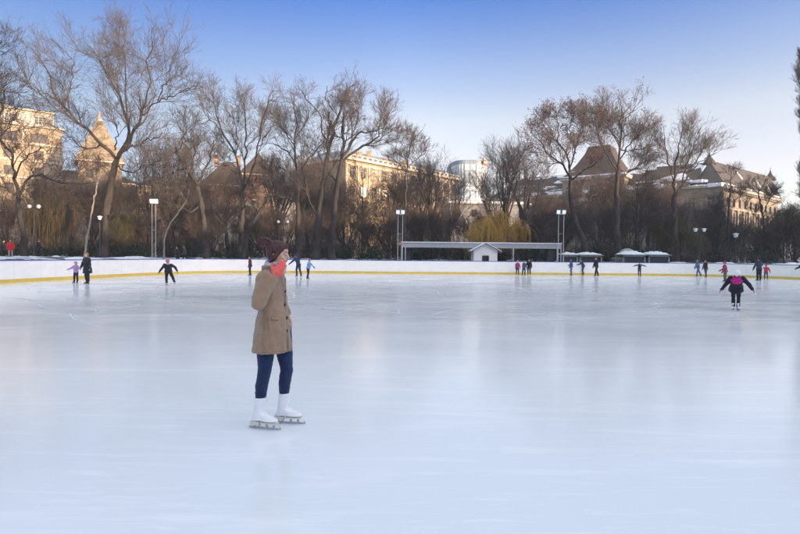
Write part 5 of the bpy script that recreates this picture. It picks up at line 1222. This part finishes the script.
    for s in (1, -1):
        if skates: 
            sh = (J[s][1]-J[s][2]).normalized(); u_ = (up*1.6+sh).normalized(); fw = (F_+Sd*s*.25); fw = (fw-u_*fw.dot(u_)).normalized()
            flat = (J[s][2].z-g.z) < ah+.02
            if flat: u_ = up; fw = V3((fw.x, fw.y, 0))
            sc_ = .85*hh/1.65*(1.12 if kid else 1)
            sc_ = (ah-.006)/.152 if flat and False else sc_
            boot_and_blade(e, B0, J[s][2]-up*(ah-.152*sc_-.004)+up*0, fw, u_, sc_, BOOTW if boots == 'w' else BOOTB, SOLE, vox=.011)
        else:
            mb = MB(); chain(mb, [J[s][2]+up*.04*hh, J[s][2], J[s][2]+F_*.03*hh-up*.02*hh, J[s][2]+F_*.1*hh-up*.024*hh], [.032*hh, .032*hh, .028*hh, .022*hh]); remeshed(mb, 'boot', BOOTB, e, .011, 1, B0)
    return e
NAVY = (.03, .04, .08); BLK = (.018, .018, .022); 
WALK1 = dict(LL=((.30, .05, -1), (.10, .02, -1)), LR=((-.18, .05, -1), (-.45, .02, -1)))
# left pair
pA = Gf(87.5, 284.2)
person(87.5, 284.2, 1.62, -115, 'woman in a dark knee-length coat leading the small child in lilac along the left boards', (.022, .025, .038), (.02, .022, .03), lean=4, long_=.15, hair=(.28, .17, .10), LL=((.12, .05, -1), (-.05, 0, -1)), LR=((.0, .03, -1), (-.15, -.02, -1)),
       reachR=G(80.2, 27.0, .72), AL=((.05, .30, -1), (.25, .25, -1)), glove=(.03, .03, .04), longhair=True, bulk=1.22)
person(76.2, 283.4, 1.13, -100, 'small child in lilac holding the hand of the woman in the dark coat', (.42, .27, .47), (.03, .03, .045), lean=3, hat=(.50, .30, .48), kid=True, hood=(.42, .27, .47), reachL=G(79.8, 27.2, .74), AR=((.25, .9, -.75), (.3, .9, -.35)), glove=(.55, .45, .5), bulk=1.15, LL=((.05, .12, -1), (0, .02, -1)), LR=((.05, .12, -1), (0, .02, -1)))
person(168.5, 285.3, 1.36, -75, 'skater in black with a pink hat leaning over with both arms held out', (.022, .024, .03), (.02, .02, .025), lean=26, hat=(.50, .12, .28), headpitch=16, AR=((.3, .55, -.85), (.25, .55, -.85)), AL=((-.05, .8, -.5), (.1, .45, -.9)), LR=((.15, .05, -1), (-.08, -.02, -1)), LL=((.0, .42, -1), (-.25, .36, -1)), boots='w', kid=True, scarf=(.4, .4, .42), bulk=1.35, hood=(.42, .12, .25))
person(250.3, 275.8, 1.48, 200, 'lone skater in a maroon jacket, left of the head of the near woman', (.12, .03, .05), (.03, .03, .035), lean=3, hair=(.03, .02, .02), bulk=1.05, long_=.05)
person(289, 272.6, 1.12, -120, 'small child in purple half hidden by the head of the woman in the tan coat', (.16, .06, .28), (.05, .05, .08), kid=True, lean=2, hat=(.2, .08, .3), reachL=G(292, 43.5, .8), bulk=1.1)
person(298.5, 276.6, 1.68, 150, 'man in a navy jacket bending to take the hand of the child in purple', (.022, .035, .10), (.03, .035, .05), lean=20, hat=(.03, .04, .10), AL=((.55, .45, -.6), (.6, .4, -.55)), reachL=None, AR=((.0, .35, -1), (.35, .1, -1)), LL=((.25, .05, -1), (-.10, 0, -1)), LR=((-.10, .05, -1), (-.40, 0, -1)), bulk=1.08)
person(308, 279.0, 1.36, 35, 'child in a light blue jacket and black trousers skating right of the man in navy', (.20, .36, .62), (.02, .02, .03), kid=True, lean=14, hair=(.25, .18, .1), AR=((.2, .8, -.5), (.35, .6, -.6)), AL=((.3, .6, -.5), (.5, .4, -.4)), LL=((.2, .1, -1), (-.1, 0, -1)), LR=((-.05, .1, -1), (-.3, 0, -1)), bulk=1.1)
person(517.3, 275.1, 1.27, 60, 'child in a magenta jacket at the far boards, leftmost of three together', (.38, .04, .18), (.06, .03, .06), kid=True, lean=4, hat=(.5, .3, .45), bulk=1.12)
person(523.6, 275.3, 1.30, -60, 'child in slate blue in the middle of the three together at the far boards', (.06, .08, .13), (.03, .035, .05), kid=True, lean=8, hat=(.12, .12, .16), LL=((.2, .1, -1), (-.1, 0, -1)), LR=((-.05, .1, -1), (-.2, 0, -1)))
person(528.9, 275.2, 1.42, 250, 'taller skater all in black, rightmost of the three together at the far boards', BLK, (.03, .03, .04), lean=6, hair=(.02, .02, .02), LL=((.15, .08, -1), (-.1, 0, -1)), LR=((-.1, .08, -1), (-.3, 0, -1)))
person(571.2, 275.5, 1.48, 170, 'skater in a blue jacket and pale jeans just right of the canopy', (.05, .09, .22), (.16, .19, .28), lean=5, hat=(.05, .06, .12), AL=((.4, .5, -.7), (.6, .5, -.3)), AR=((.1, .3, -1), (.4, .2, -.9)))
person(583.2, 275.1, 1.52, 165, 'stooping skater in dark navy, one arm forward, left of the striding skater', NAVY, (.05, .06, .09), lean=22, hair=(.03, .03, .03), AL=((.6, .4, -.5), (.7, .2, -.2)), AR=((.1, .35, -1), (.4, .1, -.9)), LL=((.25, .06, -1), (-.25, 0, -1)), LR=((.1, .06, -1), (-.3, 0, -1)))
person(596.2, 276.5, 1.66, 195, 'tall skater in black taking a long stride near the wide stall', BLK, (.02, .02, .025), lean=5, hair=(.02, .02, .02), LL=((.32, .04, -1), (.18, 0, -1)), LR=((-.28, .04, -1), (-.42, 0, -1)), AL=((.3, .3, -1), (.5, .1, -.8)))
person(639.2, 276.4, 1.27, -90, 'dark-clothed child with both arms stretched out sideways like wings', (.04, .035, .05), (.07, .08, .13), kid=True, lean=2, hat=(.03, .03, .05), AL=((.0, 1, -.22), (.0, 1, -.32)), AR=((.0, 1, -.22), (.0, 1, -.32)), LL=((0, .06, -1), (0, 0, -1)), LR=((0, .06, -1), (0, 0, -1)))
person(697.8, 276.7, 1.56, 175, 'skater in a blue denim jacket and blue jeans pushing off to the left', (.09, .14, .30), (.10, .14, .27), lean=8, hair=(.08, .05, .04), LL=((.30, .04, -1), (.1, 0, -1)), LR=((-.35, .05, -1), (-.55, 0, -1)), AL=((.4, .3, -.8), (.6, .1, -.3)))
person(705.4, 277.3, 1.50, 185, 'slim skater in black right behind the skater in blue denim', BLK, (.05, .06, .10), lean=5, hair=(.02, .02, .02), LL=((.12, .04, -1), (-.02, 0, -1)), LR=((-.1, .04, -1), (-.3, 0, -1)), long_=.05)
person(725.0, 282.0, 1.42, 160, 'child in a pink jacket and grey trousers behind the young skater in black', (.30, .04, .12), (.10, .11, .14), kid=True, lean=8, hat=(.35, .05, .12), yoke=(.04, .04, .06), AL=((.5, .3, -.7), (.6, .1, -.4)))
# near child on the right
person(735.4, 310.6, 1.43, -120, 'young skater in black with bright pink shoulders and white hat, bowed forward', (.014, .015, .022), (.016, .017, .024), kid=True, lean=44, headpitch=24, hat=(.72, .76, .82), glove=(.42, .05, .16), yoke=(.48, .02, .22), boots='w', AR=((-.15, .50, -.8), (-.3, .55, -.8)), AL=((-.2, .62, -.7), (-.25, .55, -.8)), LL=((-.12, .0, -1), (-.04, -.03, -1)), LR=((-.10, -.01, -1), (-.04, -.03, -1)), bulk=1.25, vox=.011, long_=.09, slim=.78)
person(758.6, 281.0, 1.74, 95, 'man in dark navy seen from behind, holding the child in red by the hand', (.035, .042, .07), (.014, .014, .02), lean=4, hat=(.03, .03, .04), AL=((.1, .40, -1), (.35, .25, -1)), reachR=G(764, 39.6, .88), bulk=1.15, LL=((.03, .04, -1), (-.05, 0, -1)), LR=((.03, .04, -1), (-.05, 0, -1)))
person(765.6, 279.9, 1.20, 60, 'child in a red jacket holding the hand of the man in dark navy', (.50, .03, .08), (.08, .07, .14), kid=True, lean=6, hat=(.4, .03, .07), reachL=G(762, 39.4, .88), AR=((.1, .5, -.9), (.3, .3, -.8)), LL=((.1, .08, -1), (-.1, 0, -1)), LR=((-.1, .08, -1), (-.25, 0, -1)), bulk=1.12)
person(804.5, 284.5, 1.60, 200, 'skater in black mostly outside the right edge of the picture', BLK, (.02, .02, .03), lean=8, hair=(.02, .02, .02), AL=((.7, .2, -.6), (.9, .0, -.4)), AR=((.7, .3, -.6), (.9, .1, -.3)))
# people in the park
def park(px, D, H, face, label, jc, pc, **k): p = G(px, D); p.z = gz(p); person(px, 0, H, face, label, jc, pc, group='people walking in the park', pos=p, skates=False, **k)
park(11, 50, 1.68, -70, 'person in a bright red coat standing in the park at the far left', (.62, .03, .04), (.35, .33, .34), long_=.10, hair=(.12, .08, .05))
park(38, 50.5, 1.75, 60, 'person in black standing just right of the lamp with two globes', BLK, BLK, long_=.14, hair=(.02, .02, .02), bulk=1.1)
park(3, 52, 1.66, 20, 'person in dark clothes at the very left edge of the park', (.03, .03, .035), BLK, long_=.08, hair=(.03, .02, .02))
park(178, 52, 1.68, 200, 'person in black beyond the boards, right of the pale curved sapling', BLK, BLK, long_=.1, hair=(.03, .02, .02), **WALK1)
park(185, 53, 1.60, 180, 'person in charcoal following the person in black beyond the boards', (.05, .05, .06), BLK, long_=.06, hair=(.05, .03, .02), **WALK1)

# ---- the woman in the foreground, seen from her right side
g0 = V3(((273.6-400)/108., 4.93, 0)); up = V3((0, 0, 1))
e = empty('person', g0, 0, 'woman in a tan coat and white figure skates, coral glove raised to her cheek', 'person', 'skaters on the ice')
Lc = lambda x, y, z: g0+V3((x, y, z))
fw = V3((.985, -.17, 0)); sdl = V3((.17, .985, 0))
hc = Lc(.045, -.01, 1.605); HF = V3((.97, -.17, -.14)).normalized(); SDh = V3((.17, .985, 0)).normalized(); HT = HF.cross(SDh).normalized()
if HT.z < 0: HT = -HT
RL = [Lc(-.035, -.07, .90), Lc(-.060, -.085, .505), Lc(-.105, -.075, .150)]      # her right leg, the nearer one
LLg = [Lc(.060, .07, .90), Lc(.112, .075, .510), Lc(.080, .085, .165)]
RA = [Lc(-.045, -.155, 1.385), Lc(-.075, -.235, 1.165), Lc(.045, -.155, 1.395)]
LA = [Lc(-.005, .155, 1.385), Lc(.005, .215, 1.14), Lc(.085, .185, 1.03)]
def wbody(mb):
    ring_caps(mb, [(Lc(.0, 0, .84), fw*.10, sdl*.13), (Lc(.0, 0, .95), fw*.10, sdl*.15), (Lc(-.0, 0, 1.08), fw*.085, sdl*.115), (Lc(-.015, 0, 1.25), fw*.095, sdl*.14), (Lc(-.02, 0, 1.37), fw*.075, sdl*.15), (Lc(-.005, 0, 1.43), fw*.05, sdl*.06)], 18)
    chain(mb, [Lc(-.005, 0, 1.38), Lc(.02, -.005, 1.50)], [.052, .048])
P = lambda f, o, z: hc+HF*f+SDh*o+HT*z
mb = MB(); wbody(mb)
ellip(mb, P(-.008, 0, .022), (HF*.095, SDh*.075, HT*.085), 20, 14); ellip(mb, P(.022, 0, -.04), (HF*.062, SDh*.055, HT*.068), 18, 12)
capsule(mb, P(.055, 0, -.082), P(.064, 0, -.080), .020, .018); ellip(mb, P(.070, 0, .03), (HF*.018, SDh*.05, HT*.03))
chain(mb, [P(.083, 0, .016), P(.098, 0, -.008), P(.106, 0, -.020)], [.009, .010, .0115], 10); ellip(mb, P(.086, 0, -.048), (HF*.010, SDh*.022, HT*.006)); ellip(mb, P(.084, 0, -.060), (HF*.010, SDh*.020, HT*.0065))
for s in (1, -1): ellip(mb, P(-.012, .066*s, -.012), (HF*.014, SDh*.008, HT*.024), 10, 8); ellip(mb, P(.060, .036*s, -.022), (HF*.022, SDh*.02, HT*.02))
for A_ in (RL, LLg): chain(mb, [A_[0], A_[0].lerp(A_[1], .5), A_[1], A_[1].lerp(A_[2], .35)+V3((-.008, 0, 0)), A_[2]], [.086, .068, .048, .042, .030], 14)
for A_, tz in ((RA, 1), (LA, 1)): chain(mb, A_, [.052, .040, .028], 12)
LH = (LA[2]-LA[1]).normalized(); hand_mesh(mb, LA[2], LH, V3((0, .3, 1)), .92, .6, -1)
RH = V3((.50, .22, .84)).normalized(); capsule(mb, RA[2], RA[2]+RH*.03, .026, .022)
body = remeshed(mb, 'body', M['skin'], e, .0055, 3, g0)
# eyes, brows, lips
for s in (1, -1):
    mb = MB(); ellip(mb, P(.078, .031*s, .006), (HF*.010, SDh*.014, HT*.008), 12, 8); mb.cur = 1; ellip(mb, P(.0845, .031*s, .006), (HF*.005, SDh*.0055, HT*.0055), 10, 6); off(mb, g0).build('eye', [mat('eye_white', (.42, .40, .38), .6, .02), mat('iris', (.06, .035, .02), .2, .1)], body, True)
    mb = MB(); chain(mb, [P(.086, .016*s, .024), P(.084, .032*s, .030), P(.074, .048*s, .024)], [.003, .0035, .002], 6); off(mb, g0).build('eyebrow', fabric('brow', (.05, .02, .018)), body, True)
mb = MB(); ellip(mb, P(.0905, 0, -.049), (HF*.007, SDh*.020, HT*.0042), 12, 6); ellip(mb, P(.0885, 0, -.0585), (HF*.008, SDh*.018, HT*.0052), 12, 6); off(mb, g0).build('lips', mat('lips', (.45, .14, .13), .4, .1), body, True)
# hair with a loose high bun
HM = mat('dark_red_hair', (.055, .012, .014), .42, .5, 14, .5, 40, stretch=(1, 1, .25), spec=.5)
mb = MB(); ellip(mb, P(-.020, 0, .038), (HF*.100, SDh*.086, HT*.085), 22, 14); ellip(mb, P(-.045, 0, -.01), (HF*.065, SDh*.080, HT*.065)); ellip(mb, P(.035, 0, .073), (HF*.055, SDh*.068, HT*.032)); 
for s in (1, -1): chain(mb, [P(.055, .050*s, .055), P(.030, .070*s, .018), P(.005, .076*s, -.03), P(-.03, .07*s, -.07)], [.020, .020, .022, .018])
chain(mb, [P(-.09, 0, .07), P(-.125, 0, .095)], [.036, .040])
hair = remeshed(mb, 'hair', HM, e, .005, 2, g0, (.012, .022))
mb = MB(); rb = random.Random(5)
ellip(mb, P(-.118, 0, .09), (HF*.044, SDh*.046, HT*.036))
for i in range(34): a = rb.uniform(0, 6.28); b = rb.uniform(0, 6.28); p = P(-.12+.036*math.cos(a), .038*math.sin(b), .09+.030*math.sin(a)); chain(mb, [p, p+V3((rb.uniform(-.09, -.02), rb.uniform(-.03, .03), rb.uniform(-.02, .03)))], [.011, .003], 6)
remeshed(mb, 'hair_bun', HM, hair, .0045, 1, g0, (.008, .02))
# coat
CM = mat('tan_wool_coat', (.32, .215, .145), .95, .16, 5, .5, 160, sheen=.35, spec=.15)
mb = MB()
ring_caps(mb, [(Lc(-.008, 0, .705), fw*.172, sdl*.215), (Lc(-.010, 0, .72), fw*.172, sdl*.215), (Lc(-.006, 0, .86), fw*.158, sdl*.195), (Lc(-.002, 0, .97), fw*.150, sdl*.183), (Lc(-.002, 0, 1.08), fw*.132, sdl*.160), (Lc(-.012, 0, 1.20), fw*.132, sdl*.168), (Lc(-.026, 0, 1.31), fw*.128, sdl*.176), (Lc(-.026, 0, 1.385), fw*.105, sdl*.165), (Lc(-.015, 0, 1.435), fw*.075, sdl*.10), (Lc(-.01, 0, 1.46), fw*.066, sdl*.075)], 28)
chain(mb, [RA[0], RA[1], RA[1].lerp(RA[2], .92)], [.074, .062, .045], 16); chain(mb, [LA[0], LA[1], LA[1].lerp(LA[2], .9)], [.078, .064, .050], 16)
ellip(mb, Lc(-.10, -.05, 1.30), (V3((.055, 0, 0)), V3((0, .11, 0)), V3((0, 0, .10))))
# soft vertical folds of the skirt
for k in range(9):
    a = -2.9+k*.62; c = V3((math.cos(a)*.158, math.sin(a)*.197, 0)); chain(mb, [g0+fw*c.x+sdl*c.y+V3((-.006, 0, .725)), g0+fw*c.x*.82+sdl*c.y*.84+V3((-.004, 0, .98))], [.026, .010], 8)
coat = remeshed(mb, 'coat', CM, e, .0075, 6, g0, (.022, .10))
mb = MB()    # turned-up collar, lapel, cuff, pocket flap, belt tab
for i in range(15):
    a = R(40+i*20); a2 = R(40+(i+1)*20); 
    if i >= 14: break
    f0 = lambda a_, k_, z: Lc(-.004, 0, 0)+fw*math.cos(a_)*k_+sdl*math.sin(a_)*k_*1.05+V3((0, 0, z))
    for k_, z0_, z1_ in ((.088, 1.415, 1.485),): capsule(mb, f0(a, k_, z0_), f0(a2, k_, z0_), .020, .020, 8, 3); capsule(mb, f0(a, k_+.004, z1_), f0(a2, k_+.004, z1_), .012, .012, 8, 3); capsule(mb, f0(a, k_, z0_), f0(a, k_+.004, z1_), .016, .012, 8, 3)
remeshed(mb, 'collar', CM, coat, .006, 2, g0)
mb = MB(); pk = lambda u, z, o=0: Lc(0, 0, 0)+fw*(.035+u)+sdl*(-.197-o)+V3((0, 0, z)); capsule(mb, pk(.0, 1.05, -.022), pk(.022, .93, -.006), .010, .010, 8); remeshed(mb, 'pocket_welt', CM, coat, .005, 1, g0)
def seam(pts, r_=.0045, nm='seam'):
    m_ = MB(); chain(m_, pts, [r_]*len(pts), 6); off(m_, g0).build(nm, CM, coat, True)
ey = lambda th, z: (lambda k: Lc(-.006+.004*(z > 1.2), 0, z)+fw*math.cos(th)*(k[0]+.004)+sdl*math.sin(th)*(k[1]+.004))(tuple(np.interp(z, [.705, .86, .97, 1.08, 1.2, 1.31], c) for c in ([.172, .158, .150, .132, .132, .128], [.215, .195, .183, .160, .168, .176])))
seam([ey(R(-92), z) for z in np.linspace(.72, 1.2, 9)]); seam([ey(R(-8), z) for z in np.linspace(.72, 1.38, 10)], .006, 'front_edge'); seam([ey(R(a), .735) for a in range(-180, 20, 14)], .005, 'hem_stitch')
seam([ey(R(-62), 1.02), ey(R(-55), 1.02), ey(R(-44), 1.015)], .012, 'pocket_flap')
mb = MB(); c_ = RA[1].lerp(RA[2], .88); dv = (RA[2]-RA[1]).normalized(); capsule(mb, c_-dv*.012, c_+dv*.012, .050, .050, 14, 3); remeshed(mb, 'cuff', CM, coat, .005, 1, g0)
mb = MB()
for z in (.90, 1.02, 1.14, 1.26): 
    p = Lc(0, 0, z)+fw*(.150-.02*(z > 1.05))+sdl*-.03; ellip(mb, p, (fw*.008, sdl*.014, V3((0, 0, .014))), 10, 6)
off(mb, g0).build('button', mat('horn_button', (.05, .03, .02), .3, .2), coat, True)
# scarf of pale grey wool
SM = mat('pale_grey_scarf', (.50, .50, .54), .9, .2, 12, .6, 90, sheen=.3, spec=.1); mb = MB()
for j, (z, k_, r_) in enumerate(((1.445, .078, .032), (1.482, .072, .030), (1.512, .070, .024))):
    for i in range(14): a = 2*math.pi*i/14; a2 = a+2*math.pi/14; f0 = lambda a_: Lc(.012, -.004, z)+fw*math.cos(a_)*k_+sdl*math.sin(a_)*k_*.95+V3((0, 0, .012*math.sin(a_*2+j))); capsule(mb, f0(a), f0(a2), r_, r_, 9, 3)
remeshed(mb, 'scarf', SM, e, .006, 2, g0, (.016, .03))
# tights
TM = mat('deep_blue_denim', (.014, .028, .080), .85, .25, 9, .3, 120, sheen=.15, spec=.2); mb = MB()
ring_caps(mb, [(Lc(.0, 0, .82), fw*.10, sdl*.135), (Lc(.0, 0, .95), fw*.106, sdl*.155), (Lc(-.0, 0, 1.04), fw*.094, sdl*.125)], 18)
for A_ in (RL, LLg): chain(mb, [A_[0], A_[0].lerp(A_[1], .5), A_[1], A_[1].lerp(A_[2], .35)+V3((-.010, 0, 0)), A_[1].lerp(A_[2], .80)], [.094, .080, .059, .057, .041], 16)
remeshed(mb, 'tights', TM, e, .006, 4, g0, (.012, .045))
# coral glove, fingers curled at the cheek
mb = MB(); wr = RA[2]+V3((.005, 0, .01)); hand_mesh(mb, wr, RH, V3((.12, -1, .05)), 1.0, .55, -1, 1.3); capsule(mb, wr-RH*.03, wr+RH*.01, .036, .034)
remeshed(mb, 'glove', fabric('coral_glove', (.78, .13, .11), .12, .9, .5, 9, 90, .4), e, .0042, 2, g0)
boot_and_blade(e, g0, Lc(-.108, -.075, .155), V3((.965, -.26, 0)), up, 1.0, BOOTW, SOLEW, detail=True, vox=.0055)
boot_and_blade(e, g0, Lc(.075, .085, .155), V3((.985, -.15, 0)), up, 1.0, BOOTW, SOLEW, detail=True, vox=.0055)
# ------------------------------------------------------------------ winter haze
mb = MB(); mb.box(-715, 715, -715, 715, -1.15, 40.)
hz = mb.build('haze', [], None); hm = bpy.data.materials.new('haze'); hm.use_nodes = True; nt_ = hm.node_tree
for n_ in list(nt_.nodes):
    if n_.type == 'BSDF_PRINCIPLED': nt_.nodes.remove(n_)
pv_ = nt_.nodes.new('ShaderNodeVolumePrincipled'); pv_.inputs['Color'].default_value = (.93, .94, .98, 1); pv_.inputs['Density'].default_value = .0008; pv_.inputs['Anisotropy'].default_value = .2
nt_.links.new(pv_.outputs[0], [n_ for n_ in nt_.nodes if n_.type == 'OUTPUT_MATERIAL'][0].inputs['Volume'])
hz.data.materials.append(hm); tag(hz, 'thin pale winter haze over the park', 'haze', kind='stuff')
